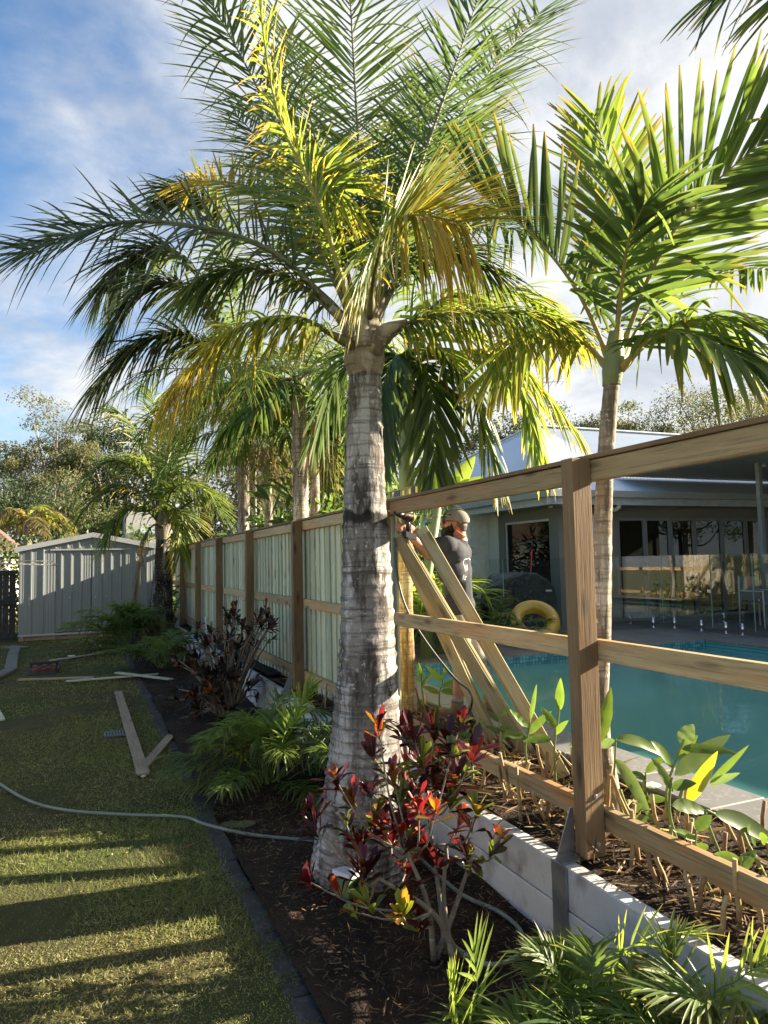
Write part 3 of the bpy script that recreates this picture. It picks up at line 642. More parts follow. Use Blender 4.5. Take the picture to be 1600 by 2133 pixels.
# dim room behind the glass
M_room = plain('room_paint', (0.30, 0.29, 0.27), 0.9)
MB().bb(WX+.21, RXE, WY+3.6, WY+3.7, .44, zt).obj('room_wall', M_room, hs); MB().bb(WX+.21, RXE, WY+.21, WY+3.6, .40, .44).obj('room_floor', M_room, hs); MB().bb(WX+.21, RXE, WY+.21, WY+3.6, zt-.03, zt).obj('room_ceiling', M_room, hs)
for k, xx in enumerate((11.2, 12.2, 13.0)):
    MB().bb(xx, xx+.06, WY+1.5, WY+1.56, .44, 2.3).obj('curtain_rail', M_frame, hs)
# wing closing the patio on the right (mostly beyond the frame)
wg0 = RXE
MB().bb(wg0, wg0+6, -4, WY+.2, 0, zt).obj('wing_wall', M_wallB, hs)
m = MB(); m.add([(wg0-.5, -4.5, EZ), (wg0-.5, EY, EZ), (wg0+3, 11.5, 5.4), (wg0+3, -4.5, 5.4)], [(0, 1, 2, 3)]); m.add([(wg0+6.5, -4.5, EZ), (wg0+6.5, EY, EZ), (wg0+3, 11.5, 5.4), (wg0+3, -4.5, 5.4)], [(3, 2, 1, 0)]); m.add([(wg0-.5, -4.5, EZ), (wg0+6.5, -4.5, EZ), (wg0+3, -4.5, 5.4)], [(0, 1, 2)]); m.obj('wing_roof', M_roof, hs)  # ridge raised out of view so that its shadow covers the whole pool
gut((wg0-.5, -4.5, EZ), (wg0-.5, EY, EZ), (-1, 0, 0))
# downpipe
M_pvc = plain('white_pipe', (0.68, 0.70, 0.68), 0.4)
a = PY(1291, 1040, WY-.42); b = PY(1289, 1056, WY-.42); c = PY(1284, 1061, WY-.35); e = PY(1245, 1068, WY-.06); f_ = PY(1236, 1075, WY-.06)
MB().tube([a, b, c, e, f_, (f_.x, f_.y, 1.5), (f_.x, f_.y, .45)], .045, 10).obj('downpipe', M_pvc, hs)
p = PY(1147, 1052, WY-.03)
sl_ = MB().box(p, (.06, .07, .11)).tube([p+Vector((-.08, -.04, 0)), p+Vector((-.04, -.12, .02))], [.025, .035], 8).tube([p, p+Vector((-.08, -.05, 0))], .015, 6).obj('security_light', M_white, hs)
# flyover patio roof
pr = thing('patio_roof', 'flat dark-lined patio roof raised above the house eaves', 'roof', (12, 8, .44))
pz = 3.40
MB().bb(10.1, 19.5, 3.0, 11.3, pz, pz+.12).obj('roof_panel', M_fas, pr); MB().bb(10.0, 10.1, 2.9, 11.4, pz-.03, pz+.16).obj('fascia', M_fas, pr); MB().bb(10.1, 19.5, 11.3, 11.4, pz-.03, pz+.16).obj('fascia', M_fas, pr)
for (x_, y_) in ((XatY(1590, 9.2), 9.2), (10.3, 3.3)): MB().bb(x_-.04, x_+.04, y_-.04, y_+.04, .456, pz-.001).obj('post', M_dframe, pr)
pe = PY(1588, 952, 9.3); MB().tube([(pe.x, pe.y, pz-.002), (pe.x, pe.y, pz-.06)], [.05, .07], 10).obj('downlight', M_white, pr)
# antenna
an = thing('tv_antenna', 'thin television antenna on a mast above the house roof', 'antenna', P(1142, 890, 19))
M_al = plain('aluminium', (0.25, 0.25, 0.26), 0.4, 0.6)
t0 = P(1142, 782, 19); MB().tube([(t0.x, t0.y, 4.6), (t0.x, t0.y, t0.z)], .016, 6).obj('mast', M_al, an)
bm_ = MB().tube([P(1100, 800, 19), P(1180, 793, 19)], .01, 5).obj('boom', M_al, an)
for k in range(7):
    q = P(1103+k*12, 800-k*1.1, 19); MB().tube([q+Vector((-.2, -.5, .06))*(1-k*.06), q+Vector((.2, .5, -.06))*(1-k*.06)], .006, 4).obj('element', M_al, bm_)

# ------------------------------------------------------------------ glass pool fence
gf = thing('glass_pool_fence', 'frameless glass pool fence on chrome spigots before the house', 'fence', (8, 10, .455))
GZ0, GZ1 = .53, 1.745
def gpanel(a, b):
    a = Vector(a); b = Vector(b); d = (b-a).normalized()
    m = MB(); m.bar(a+d*.012+Vector((0, 0, (GZ0+GZ1)/2)), b-d*.012+Vector((0, 0, (GZ0+GZ1)/2)), .012, GZ1-GZ0); o = m.obj('glass_panel', M_pglass, gf)
    for q in (a+d*.25, b-d*.25):
        m = MB(); m.tube([(q.x, q.y, .456), (q.x, q.y, .466)], .045, 12); m.tube([(q.x, q.y, .466), (q.x, q.y, .64)], .024, 10); m.obj('spigot', M_chrome, gf)
    e_ = MB().bb(b.x-.013, b.x-.005, b.y-.008, b.y+.008, GZ0, GZ1) if abs(d.x) > .5 else MB().bb(b.x-.008, b.x+.008, b.y+.005, b.y+.013, GZ0, GZ1)
    e_.obj('glass_edge', plain_edge, o)
plain_edge = plain('glass_edge', (0.22, 0.40, 0.33), 0.2)
GY = 9.95; xs = [5.0, XatY(1047, GY), XatY(1215, GY), XatY(1376, GY)]
for a, b in zip(xs[:-1], xs[1:]): gpanel((a, GY, 0), (b, GY, 0))
gx = xs[-1]; ys = [GY, YatX(1478, gx), YatX(1566, gx), YatX(1680, gx)]
for a, b in zip(ys[:-1], ys[1:]): gpanel((gx, a, 0), (gx, b, 0))
# ================================================================== plants
M_fol = foliage('leaf', 0.42, 0.55, 0.4); M_folm = foliage('matt_leaf', 0.6, 0.35, 0.25); M_crot = foliage('croton_leaf', 0.3, 0.36, 0.45, 1.5)
M_grass = foliage('grass_blade', 0.55, 0.35, 0.25)
G_DK = np.array((0.080, 0.130, 0.050)); G_MD = np.array((0.130, 0.195, 0.055)); G_LT = np.array((0.21, 0.28, 0.062)); G_BL = np.array((0.075, 0.105, 0.072)); TIPB = np.array((0.30, 0.21, 0.04)); AWAY = (.39, .92, 0)
YEL = np.array((0.55, 0.40, 0.05)); ORA = np.array((0.50, 0.25, 0.04)); BRN = np.array((0.17, 0.11, 0.055)); STRAW = np.array((0.36, 0.28, 0.13))
def petmat(name, c): return layered(name, c, [(tuple(x*.6 for x in c), (6, 6, 6), .4, .7, 4, .7)], 0.55, 0.35, bump=None)
M_rach = petmat('frond_stalk', (0.13, 0.13, 0.06)); M_rachy = petmat('frond_stalk_yellow', (0.30, 0.26, 0.08)); M_rachg = petmat('frond_stalk_green', (0.12, 0.17, 0.04)); M_rachb = petmat('frond_stalk_brown', (0.16, 0.10, 0.06))
def frond(parent, pts, nl=60, L=.5, Wl=.03, a0=62, a1=28, dih=25, droop=.35, twist=0, col=G_MD, tipc=None, tip=.55, prof='palm', t0=.16, rr=.016, mat=None, rmat=None, K=5, vary=.25, seed=0, clump=0.0, messy=.12, sides=(-1, 1), out=None, ty=None):
    r = np.random.default_rng(seed+len(pts)*13+int(abs(pts[-1][0])*97) % 1000)
    c = curve(pts, 26); mb = MB(); mb.tube(c, [rr*(1-.86*i/25)*(1.5 if i < 3 else 1) for i in range(26)], 6)
    fr = mb.obj('frond', rmat or M_rach, parent)
    t = np.linspace(t0, .995, nl); t = np.clip(t+r.normal(0, .25/nl, nl), t0, .998)
    if clump: t = np.clip(t+clump*np.sin(t*40)/nl*2, t0, .998)
    u = t*25; i = np.clip(u.astype(int), 0, 24); fz = (u-i)[:, None]; pos = c[i]*(1-fz)+c[i+1]*fz
    T = nrm(c[np.minimum(i+1, 25)]-c[np.maximum(i-1, 0)])
    o = (c[-1]-c[0]) if out is None else np.array(out, float); o[2] = 0; o = o/max(np.linalg.norm(o), 1e-6)
    Nv = np.array((0, 0, 1.0))[None]*(T@o)[:, None]-o[None]*T[:, 2:3]; Nv = nrm(Nv-T*np.sum(Nv*T, 1, keepdims=True)); S = np.cross(T, Nv)
    if twist:
        a = rad(twist)*np.ones(nl); ca, sa = np.cos(a)[:, None], np.sin(a)[:, None]; S, Nv = S*ca+Nv*sa, Nv*ca-S*sa
    parts = []; tn = (t-t0)/(1-t0)
    for sgn in sides:
        al = np.radians(a0+(a1-a0)*tn**1.3)+r.normal(0, messy, nl); dh = np.radians(dih[(sgn+1)//2] if isinstance(dih, tuple) else dih)+r.normal(0, messy*1.4, nl)
        d = T*np.cos(al)[:, None]+(S*sgn*np.cos(dh)[:, None]+Nv*np.sin(dh)[:, None])*np.sin(al)[:, None]
        LL = L*(.42+.58*np.sin(np.pi*np.clip(.12+.74*tn, 0, 1)))*r.uniform(.85, 1.1, nl)
        dr = (droop[(sgn+1)//2] if isinstance(droop, tuple) else droop)*r.uniform(.5, 1.5, nl)+(r.random(nl) < .12)*r.uniform(.4, 1.5, nl)
        b = 1+r.normal(0, vary*.5, nl)[:, None]; cA = np.clip(np.asarray(col)[None]*b+r.normal(0, .006, (nl, 3)), .004, 1)
        cA = cA*(1-.25*r.random(nl)[:, None])+G_LT[None]*.25*r.random(nl)[:, None]
        if tipc is not None:
            mixv = np.clip(r.normal(.8, .25, nl), 0, 1)[:, None]; cB = np.asarray(tipc)[None]*mixv+cA*(1-mixv)
            if prof == 'strap': cB = cB*.6+BRN*.4
        else:
            cB = cA*.9+BRN*.1; k = r.random(nl) < .25; cB[k] = BRN*.6+STRAW*.4
        if ty is not None:
            gy = np.clip((tn-ty)/(1-ty)*1.6, 0, 1)[:, None]*r.uniform(.6, 1, (nl, 1)); cA = cA*(1-gy)+np.asarray(tipc)[None]*gy*r.uniform(.75, 1.1, (nl, 1)); cB = cB*(1-gy*.5)+ORA*gy*.5
        parts.append(blades(pos, d, Nv+r.normal(0, .15, (nl, 3)), LL, Wl*r.uniform(.75, 1.15, nl), dr, K, prof, cA, cB, np.clip(r.normal(tip, .12, nl), .05, .93), .4))
    V, F, C = join(parts); W[fr.name] = W[fr.name]
    mkobj('leaflets', npmesh('leaflets', V, F, C, True), mat or M_fol, fr)
    return fr
def ringtrunk(parent, pts, rs, mat, ring=.05, amp=.03, seg=26, name='trunk', seed=0, jag=.02):
    r = np.random.default_rng(seed); tot = sum((Vector(pts[i+1])-Vector(pts[i])).length for i in range(len(pts)-1)); n = max(12, int(tot/ring*4))
    c = curve(pts, n); rr = np.interp(np.linspace(0, len(pts)-1, n), np.arange(len(pts)), rs); V = []; a = np.arange(seg)*2*np.pi/seg
    ph = 0; lob = r.normal(0, jag, (8, seg))
    for i in range(n):
        if i % 4 == 0: ra = amp*r.uniform(.3, 1.4)
        k = (1+ra if i % 4 == 0 else (1+ra*.35 if i % 4 == 3 else 1-.15*amp))
        q = lob[(i//4*3) % 8]*(.5 if i % 4 == 0 else .35)
        V.append(np.stack([c[i, 0]+rr[i]*k*(1+q)*np.cos(a), c[i, 1]+rr[i]*k*(1+q)*np.sin(a), np.full(seg, c[i, 2])+r.normal(0, .0025, seg)], 1))
    V = np.concatenate(V); i = np.arange((n-1)*seg).reshape(n-1, seg); j = np.roll(i, -1, 1)
    F = np.stack([i, j, j+seg, i+seg], -1).reshape(-1, 4); return mkobj(name, npmesh(name, V, F, None, True), mat, parent)
def trunkmat(name, base, patch, dark, lich, z0=None, streak=14, ringp=.065):
    s = NT(name); co = s.coord((streak, streak, 3.0), 'Object', False); c2 = s.coord((30, 30, 26), 'Object', False); c3 = s.coord((5, 5, 2.0), 'Object', False)
    col = s.mix(s.rng(s.noise(c3, 1, 5, .6), .38, .62), base, patch)
    col = s.mix(s.math('MULTIPLY', s.rng(s.noise(co, 1, 6, .65), .47, .60), .95), col, dark)
    col = s.mix(s.math('MULTIPLY', s.rng(s.noise(s.coord((9, 9, 1.6), 'Object', False), 1, 6, .7), .54, .60), .75), col, lich)
    col = s.mix(s.math('MULTIPLY', s.rng(s.noise(c2, 1, 4, .6), .60, .66), .8), col, lich)
    col = s.mix(s.math('MULTIPLY', s.rng(s.noise(s.coord((2.5, 2.5, 42), 'Object', False), 1, 5, .6, .3), .56, .66), .8), col, dark)
    wv = s.n('ShaderNodeTexWave'); wv.bands_direction = 'Z'; wv.inputs['Scale'].default_value = .314/ringp; wv.inputs['Distortion'].default_value = 1.6; wv.inputs['Detail'].default_value = 3; wv.inputs['Detail Scale'].default_value = 2.5
    s.l(s.coord((1, 1, 1), 'Object', False), wv.inputs['Vector'])
    col = s.mix(s.math('MULTIPLY', s.rng(wv.outputs['Fac'], .16, .01), .42), col, dark)
    if z0:
        sp_ = s.n('ShaderNodeSeparateXYZ'); tcn = s.n('ShaderNodeTexCoord'); s.l(tcn.outputs['Object'], sp_.inputs[0]); zz_ = s.math('ADD', sp_.outputs[2], s.math('MULTIPLY', s.noise(s.coord((11, 11, 3), 'Object', False), 1, 5, .7), .22))
        for (a_, b_, c_, d_, colr) in z0:
            f1 = s.math('MULTIPLY', s.rng(zz_, a_, b_), s.rng(zz_, d_, c_)); col = s.mix(s.math('MULTIPLY', f1, .9), col, colr)
    s.bump(s.math('ADD', s.noise(co, 1, 6, .6), s.math('MULTIPLY', s.noise(c2, 1, 4), .5)), .9, .012); return s.fin(col, .85, .2)
D = 4.03
def pp(l, dd=0.0): return [P(x, y_, d_+dd) for (x, y_, d_) in l]
# ------------------------------------------------------------------ the big palm
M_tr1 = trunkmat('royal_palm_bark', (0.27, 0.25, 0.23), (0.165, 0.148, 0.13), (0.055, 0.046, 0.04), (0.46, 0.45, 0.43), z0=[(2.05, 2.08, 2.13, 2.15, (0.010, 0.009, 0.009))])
bp0 = PZ(752, 1815); bp0.z = 0
gp = thing('royal_palm', 'large palm with thick mottled grey trunk in the garden bed, centre of the picture', 'palm tree', bp0, 'palm trees')
cl_ = [(750, 1830), (752, 1760), (758, 1680), (762, 1600), (763, 1500), (765, 1350), (764, 1200), (760, 1050), (760, 900), (761, 780)]
ringtrunk(gp, [P(x, y_, D) for x, y_ in cl_], [.285, .262, .240, .222, .19, .158, .140, .121, .101, .091], M_tr1, .062, .045, 40, seed=1)
M_cs = trunkmat('crownshaft_skin', (0.36, 0.315, 0.235), (0.27, 0.235, 0.175), (0.15, 0.115, 0.08), (0.42, 0.38, 0.30), streak=9, ringp=4.0)
ringtrunk(gp, [P(x, y_, D) for x, y_ in ((761, 783), (759, 755), (759, 720), (761, 680), (762, 640), (762, 600))], [.094, .116, .113, .095, .075, .05], M_cs, .03, .004, 24, 'crownshaft', jag=.01)
for (l, rr_) in (([(738, 735, 3.98), (722, 680, 3.92), (690, 640, 3.85)], .035), ([(778, 735, 3.96), (800, 690, 3.93), (850, 672, 3.92)], .038), ([(757, 720, 3.93), (752, 660, 3.90), (756, 600, 3.88)], .04), ([(770, 700, 4.05), (790, 640, 4.1), (800, 600, 4.15)], .03), ([(745, 700, 4.02), (726, 640, 4.0), (715, 590, 4.0)], .03)):
    c = curve(pp(l), 10); MB().tube(c, [rr_*1.25, rr_*1.3, rr_*1.3, rr_*1.2, rr_*1.1, rr_, rr_*.85, rr_*.75, rr_*.65, rr_*.55], 10).obj('leaf_sheath', M_cs, gp)
F_ = [ # pts, L, n, dih, droop, twist, col, tipcol, tip
 ([(758, 690, 4.02), (752, 400, 4.2), (738, 150, 4.5), (722, -140, 4.9)], .78, 74, 8, .10, 0, G_MD, None, .7, {}),
 ([(766, 680, 4.02), (850, 420, 4.12), (930, 190, 4.35), (1015, -60, 4.6)], .62, 62, 12, .12, 15, G_DK, None, .7, dict(out=AWAY)),
 ([(772, 680, 4.05), (880, 390, 4.4), (990, 190, 4.9), (1125, 25, 5.4)], .70, 66, 8, .10, 15, G_DK, YEL, .9, dict(out=AWAY)),
 ([(748, 690, 4.0), (650, 420, 4.15), (530, 170, 4.35), (415, -40, 4.5)], .58, 66, 10, .22, -15, G_DK, YEL, .9, dict(messy=.2, out=AWAY)),
 ([(745, 690, 3.96), (665, 430, 3.8), (575, 220, 3.72), (532, -60, 3.7)], .40, 50, 10, .7, 0, G_LT, ORA, .3, dict(messy=.2, rmat=M_rachy, a0=38, a1=18, Wl=.016)),
 ([(768, 660, 3.90), (786, 540, 3.62), (845, 452, 3.42), (960, 462, 3.30)], .56, 84, (55, -20), (.06, 1.5), 0, G_MD*1.1, YEL, .5, dict(rr=.02, a0=75, ty=.35)),  # yellowing front frond; golden backlight is mixed into its leaflet colour too
 ([(742, 690, 3.98), (560, 520, 3.92), (330, 462, 3.88), (165, 484, 3.88), (45, 530, 3.9)], .46, 74, 18, .25, 50, G_BL, BRN, .85, dict(messy=.2, rr=.02, Wl=.02)),
 ([(735, 720, 3.92), (610, 662, 3.78), (470, 700, 3.68), (352, 815, 3.62)], .44, 80, -5, .85, 0, G_LT*1.1, YEL*.9, .3, dict(messy=.2, rr=.019, ty=.35)),
 ([(785, 720, 3.95), (880, 664, 3.98), (1050, 650, 4.1), (1195, 672, 4.2)], .42, 76, 5, .7, 0, G_MD, YEL, .55, dict(messy=.18, rr=.022)),
 ([(745, 680, 4.1), (620, 450, 4.4), (500, 385, 4.75), (398, 375, 5.1)], .48, 60, 10, .2, 45, G_MD, YEL, .5, dict(ty=.4)),
 ([(772, 680, 4.1), (880, 520, 4.5), (1000, 470, 4.9), (1130, 490, 5.3)], .58, 66, 10, .35, 0, G_DK, None, .7, {}),
 ([(750, 680, 4.1), (655, 480, 4.6), (570, 330, 5.0), (490, 235, 5.4)], .62, 60, 10, .2, 0, G_DK, YEL, .85, dict(messy=.2, out=AWAY)),
 ([(745, 690, 3.96), (660, 500, 3.95), (640, 380, 4.0), (720, 395, 3.9)], .48, 60, 15, .4, 0, G_LT, YEL, .6, dict(messy=.2)),
 ([(766, 680, 4.1), (800, 480, 4.6), (850, 300, 5.2), (880, 180, 5.7)], .70, 60, 8, .15, 0, G_DK, None, .7, dict(out=AWAY)),
 ([(742, 700, 3.98), (620, 590, 4.0), (500, 560, 4.0), (400, 600, 4.0)], .46, 64, 5, .6, 0, G_DK, YEL, .75, dict(messy=.2)),
 ([(776, 690, 4.05), (840, 560, 4.2), (930, 520, 4.3), (1030, 570, 4.4)], .46, 60, 5, .5, 0, G_DK, None, .7, {}),
 ([(752, 690, 4.05), (690, 420, 4.5), (640, 220, 5.0), (600, 60, 5.4)], .62, 60, 10, .15, 0, G_MD, None, .8, {}),
 ([(768, 680, 4.05), (840, 440, 4.4), (920, 310, 4.8), (1010, 250, 5.1)], .55, 60, 10, .25, 0, G_MD, YEL, .85, {}),

]
for k, (pts, L, n, dih, droop, tw, col, tc_, tip, kw) in enumerate(F_):
    kw = dict(kw); wl_ = kw.pop('Wl', .021); droop = droop if isinstance(droop, tuple) else droop*(.62 if dih > 6 else .9)
    frond(gp, pp(pts), int(n*1.35), L, wl_, dih=dih, droop=droop, twist=tw, col=col, tipc=tc_, tip=tip, seed=k, **kw)
# dry thread-like remains hanging from the crown
# ------------------------------------------------------------------ broad-leaved palm on the right, behind the fence
bx = 2.66; b0 = Vector((bx, YatX(1248, bx), .39)); dR = (b0-CAMP).dot(_f)
M_tr2 = trunkmat('slender_palm_bark', (0.36, 0.31, 0.24), (0.26, 0.22, 0.17), (0.14, 0.11, 0.085), (0.55, 0.52, 0.44), streak=22)
M_grn = layered('green_crownshaft', (0.20, 0.24, 0.10), [((0.13, 0.17, 0.07), (3, 3, 1), .4, .7, 4, .8), ((0.30, 0.28, 0.16), (8, 8, 2), .55, .7, 4, .7)], .5, .4, bump=None)
rp = thing('fan_leaf_palm', 'slender pale-trunked palm with broad blunt leaflets behind the fence frame', 'palm tree', b0, 'palm trees')
ringtrunk(rp, [b0, P(1246, 1500, dR), P(1253, 1300, dR), P(1256, 1100, dR), P(1262, 950, dR), P(1274, 800, dR)], [.070, .058, .052, .048, .045, .042], M_tr2, .085, .03, 20, seed=2)
ringtrunk(rp, [P(1274, 803, dR), P(1277, 770, dR), P(1280, 735, dR), P(1283, 690, dR)], [.048, .058, .052, .036], M_grn, .03, .004, 16, 'crownshaft')
R_ = [
 ([(1278, 770, 4.0), (1205, 610, 4.0), (1110, 490, 4.0), (1000, 405, 4.0)], .64, 30, 0, .03, 0, G_DK, YEL, .93, dict(out=AWAY, sides=(1,))),
 ([(1284, 760, 3.95), (1360, 560, 3.85), (1450, 420, 3.75), (1600, 285, 3.65)], .70, 30, 5, .05, 0, G_MD, YEL, .9, dict(out=AWAY)),
 ([(1282, 760, 4.05), (1290, 560, 4.5), (1280, 400, 4.9), (1240, 240, 5.3)], .66, 32, 25, .05, 0, G_LT, YEL*.8, .62, {}),
 ([(1288, 775, 3.95), (1380, 690, 3.72), (1500, 662, 3.5), (1660, 690, 3.3)], .56, 30, 5, .45, 0, G_MD, YEL, .9, {}),
 ([(1288, 775, 3.9), (1360, 700, 3.5), (1450, 700, 3.25), (1565, 755, 3.05)], .42, 28, 0, .35, 0, G_MD, YEL, .9, {}),
 ([(1274, 775, 4.1), (1200, 700, 4.4), (1120, 690, 4.7), (1030, 770, 5.0)], .50, 30, 0, .6, 0, G_LT, YEL*.8, .62, {}),
 ([(1280, 760, 3.9), (1295, 600, 3.7), (1310, 500, 3.5), (1340, 430, 3.3)], .50, 14, 15, .2, 0, G_DK, None, .8, {}),
 ([(1285, 770, 4.1), (1360, 640, 4.5), (1470, 560, 4.9), (1600, 560, 5.3)], .62, 28, 10, .25, 0, G_MD, YEL, .9, {}),
]
for k, (pts, L, n, dih, droop, tw, col, tc_, tip, kw) in enumerate(R_):
    kw = dict(kw); tw = kw.pop('twist', tw)
    frond(rp, pp(pts), int(n*1.55), L, .038, a0=58, a1=22, dih=dih, droop=droop, twist=tw, col=col, tipc=tc_, tip=tip, prof='strap', seed=40+k, rr=.017, rmat=M_rachy, K=6, messy=.09, t0=.2, **kw)
# ------------------------------------------------------------------ palm beside the man (yellow ringed stem)
bx = 2.78; b1 = Vector((bx, YatX(846, bx), .39)); dM = (b1-CAMP).dot(_f)
mp_ = thing('ringed_palm', 'yellow-brown ringed palm stem with green upper trunk beside the man', 'palm tree', b1, 'palm trees')
M_tr3 = trunkmat('golden_palm_bark', (0.36, 0.24, 0.10), (0.30, 0.22, 0.13), (0.15, 0.09, 0.04), (0.50, 0.44, 0.30), streak=22)
ringtrunk(mp_, [b1, P(845, 1300, dM), P(846, 1100, dM)], [.078, .070, .066], M_tr3, .13, .035, 20, seed=3)
ringtrunk(mp_, [P(846, 1103, dM), P(847, 960, dM), P(849, 850, dM), P(850, 740, dM)], [.064, .072, .066, .04], M_grn, .06, .006, 16, 'crownshaft')
Q_ = [
 ([(850, 790, 6.6), (930, 690, 6.5), (1060, 740, 6.3), (1195, 890, 6.2)], .62, G_LT, YEL, .55), ([(850, 790, 6.6), (905, 730, 6.4), (980, 800, 6.2), (1030, 960, 6.1)], .66, G_MD, YEL, .85),
 ([(850, 800, 6.6), (880, 760, 6.3), (900, 830, 6.1), (905, 980, 6.0)], .60, G_DK, None, .8), ([(850, 790, 6.7), (960, 640, 6.9), (1080, 610, 7.1), (1200, 700, 7.3)], .66, G_LT, YEL, .6),
 ([(850, 790, 6.6), (800, 720, 6.8), (720, 760, 7.0), (660, 900, 7.1)], .62, G_MD, None, .8), ([(850, 780, 6.6), (870, 560, 7.0), (940, 450, 7.4), (1030, 430, 7.8)], .66, G_DK, None, .8),
 ([(850, 790, 6.7), (980, 730, 6.9), (1080, 800, 7.0), (1120, 950, 7.1)], .60, G_MD, YEL, .7), ([(850, 790, 6.5), (830, 740, 6.2), (800, 800, 6.0), (790, 920, 6.0)], .56, G_DK, None, .8),
 ([(850, 780, 6.6), (900, 640, 6.3), (990, 620, 6.0), (1080, 690, 5.8)], .6, G_LT, YEL, .6)]
for k, (pts, L, col, tc_, tip) in enumerate(Q_):
    frond(mp_, pp(pts, dM-6.6), 52, L*.82, .045, a0=52, a1=20, dih=0, droop=.42, col=col, tipc=tc_, tip=tip, prof='strap', seed=70+k, rr=.018, rmat=M_rachg, messy=.14)
# ------------------------------------------------------------------ generic palm from a crown point
def crown(par, top, n, Lf, L, Wl, nl, cols, seed, tipc=None, tip=.8, droopf=(.2, .9), prof='palm', dd=.5, rmat=None, az=None, t0=.15):
    r = random.Random(seed)
    for k in range(n):
        a = (k*2.399+r.uniform(-.3, .3)) if az is None else r.uniform(*az)
        el = r.uniform(*droopf); ln = Lf*r.uniform(.8, 1.1); h = Vector((math.cos(a), math.sin(a), 0))
        p1 = top+h*ln*.28*math.cos(el)+Vector((0, 0, ln*.34*math.sin(el)+.1)); p2 = top+h*ln*.66*math.cos(el*.8)+Vector((0, 0, ln*.52*math.sin(el)-.02*ln)); p3 = top+h*ln*(.95 if el < .9 else .7)+Vector((0, 0, ln*(.50*math.sin(el)-.28)))
        frond(par, [top, p1, p2, p3], nl, L, Wl, dih=8, droop=dd*r.uniform(.6, 1.3), col=np.asarray(r.choice(cols)), tipc=tipc if r.random() < .5 else None, tip=tip, prof=prof, seed=seed*31+k, rr=.014, K=4, messy=.16, rmat=rmat, t0=t0)
M_tr4 = trunkmat('banded_palm_bark', (0.33, 0.28, 0.23), (0.24, 0.20, 0.17), (0.10, 0.075, 0.06), (0.52, 0.49, 0.43), streak=12)
def strings(par, top, n, L, spread, seed):
    r = np.random.default_rng(seed); b = np.array(tuple(top))+r.normal(0, 1, (n, 3))*np.array((spread, spread, .12)); d = r.normal(0, .25, (n, 3))+np.array((0, 0, -1))
    c = STRAW*r.uniform(.35, .9, (n, 1)); bladeobj('flower_strands', [blades(b, d, r.normal(0, 1, (n, 3)), L*r.uniform(.4, 1.1, n), .014, .0, 3, 'grass', c, flat=True)], M_folm, par)
def bgpalm(name, label, px, X, r0, ytop, ycs, shaft, nf, Lf, L, Wl, cols, seed, yt=None, prof='palm', tipc=None, strand=0, droopf=(-.1, 1.0), dd=.55):
    b = Vector((X, YatX(px, X), .39)); d = (b-CAMP).dot(_f); t = thing(name, label, 'palm tree', b, 'palm trees')
    ztop = P(px, ycs, d).z; zc = P(px, ytop, d).z
    ringtrunk(t, [b, b+Vector((0, 0, (ztop-.39)*.5)), Vector((b.x, b.y, ztop))], [r0*1.15, r0*1.02, r0*.95], M_tr4, .10, .03, 18, seed=seed)
    top = Vector((b.x, b.y, zc)); ringtrunk(t, [Vector((b.x, b.y, ztop-.02)), Vector((b.x, b.y, ztop*.6+zc*.4)), top+Vector((0, 0, .05))], [r0*.97, r0*1.15, r0*.6], shaft, .08, .005, 14, 'crownshaft')
    crown(t, top, nf, Lf, L, Wl, 46, cols, seed, tipc, .75, droopf, prof, dd)
    if strand: strings(t, top+Vector((0, 0, -.25)), strand, .95, .33, seed)
    return t
M_orsh = layered('orange_crownshaft', (0.42, 0.26, 0.08), [((0.30, 0.30, 0.13), (2, 2, 1), .4, .6, 4, .9)], .5, .4, bump=None)
bgpalm('banded_trunk_palm', 'thick banded palm trunk over the fence, second one left of the big palm', 628, 2.75, .105, 780, 850, M_cs, 13, 2.3, .5, .03, [G_MD, G_LT, G_DK], 11, tipc=YEL, droopf=(-.3, .9))
bgpalm('orange_shaft_palm', 'thin palm with orange crownshaft over the fence just left of the big palm', 658, 3.0, .068, 880, 985, M_orsh, 9, 1.7, .55, .06, [G_MD, G_DK], 12, prof='strap', droopf=(-.2, .9), dd=.7, strand=60)
bgpalm('green_shaft_palm', 'slim palm with smooth green crownshaft above the fence', 560, 2.9, .072, 905, 1030, layered('smooth_green_shaft', (0.22, 0.33, 0.14), [((0.17, 0.27, 0.11), (2, 2, 1), .4, .7, 4, .8)], .4, .5, bump=None), 11, 2.0, .55, .04, [G_DK, G_MD], 13, strand=520, droopf=(-.1, 1.0))
t5 = bgpalm('grey_trunk_palm', 'furthest banded palm trunk rising above the fence, with dark hanging fronds', 508, 2.8, .112, 790, 900, M_cs, 12, 3.0, .6, .035, [G_DK, G_BL], 14, strand=420, droopf=(-.1, .9))
for k, pts in enumerate(([(508, 810, 13.1), (430, 640, 12.8), (320, 590, 12.4), (225, 690, 12.2)], [(508, 810, 13.1), (420, 715, 12.8), (310, 705, 12.5), (205, 800, 12.3)], [(508, 810, 13.1), (470, 560, 12.9), (430, 430, 12.6), (360, 400, 12.4)], [(508, 800, 13.1), (400, 560, 13.0), (300, 520, 13.0), (215, 600, 13.0)])):
    frond(t5, pp(pts), 105, 1.3, .07, dih=5, droop=.45, col=G_BL*.75, tip=.9, seed=140+k, rr=.03, messy=.14)
bgpalm('young_green_palm', 'thin green palm stem between the banded trunks over the fence', 532, 3.3, .036, 900, 1000, M_grn, 8, 1.6, .5, .05, [G_MD, G_LT], 15, prof='strap')
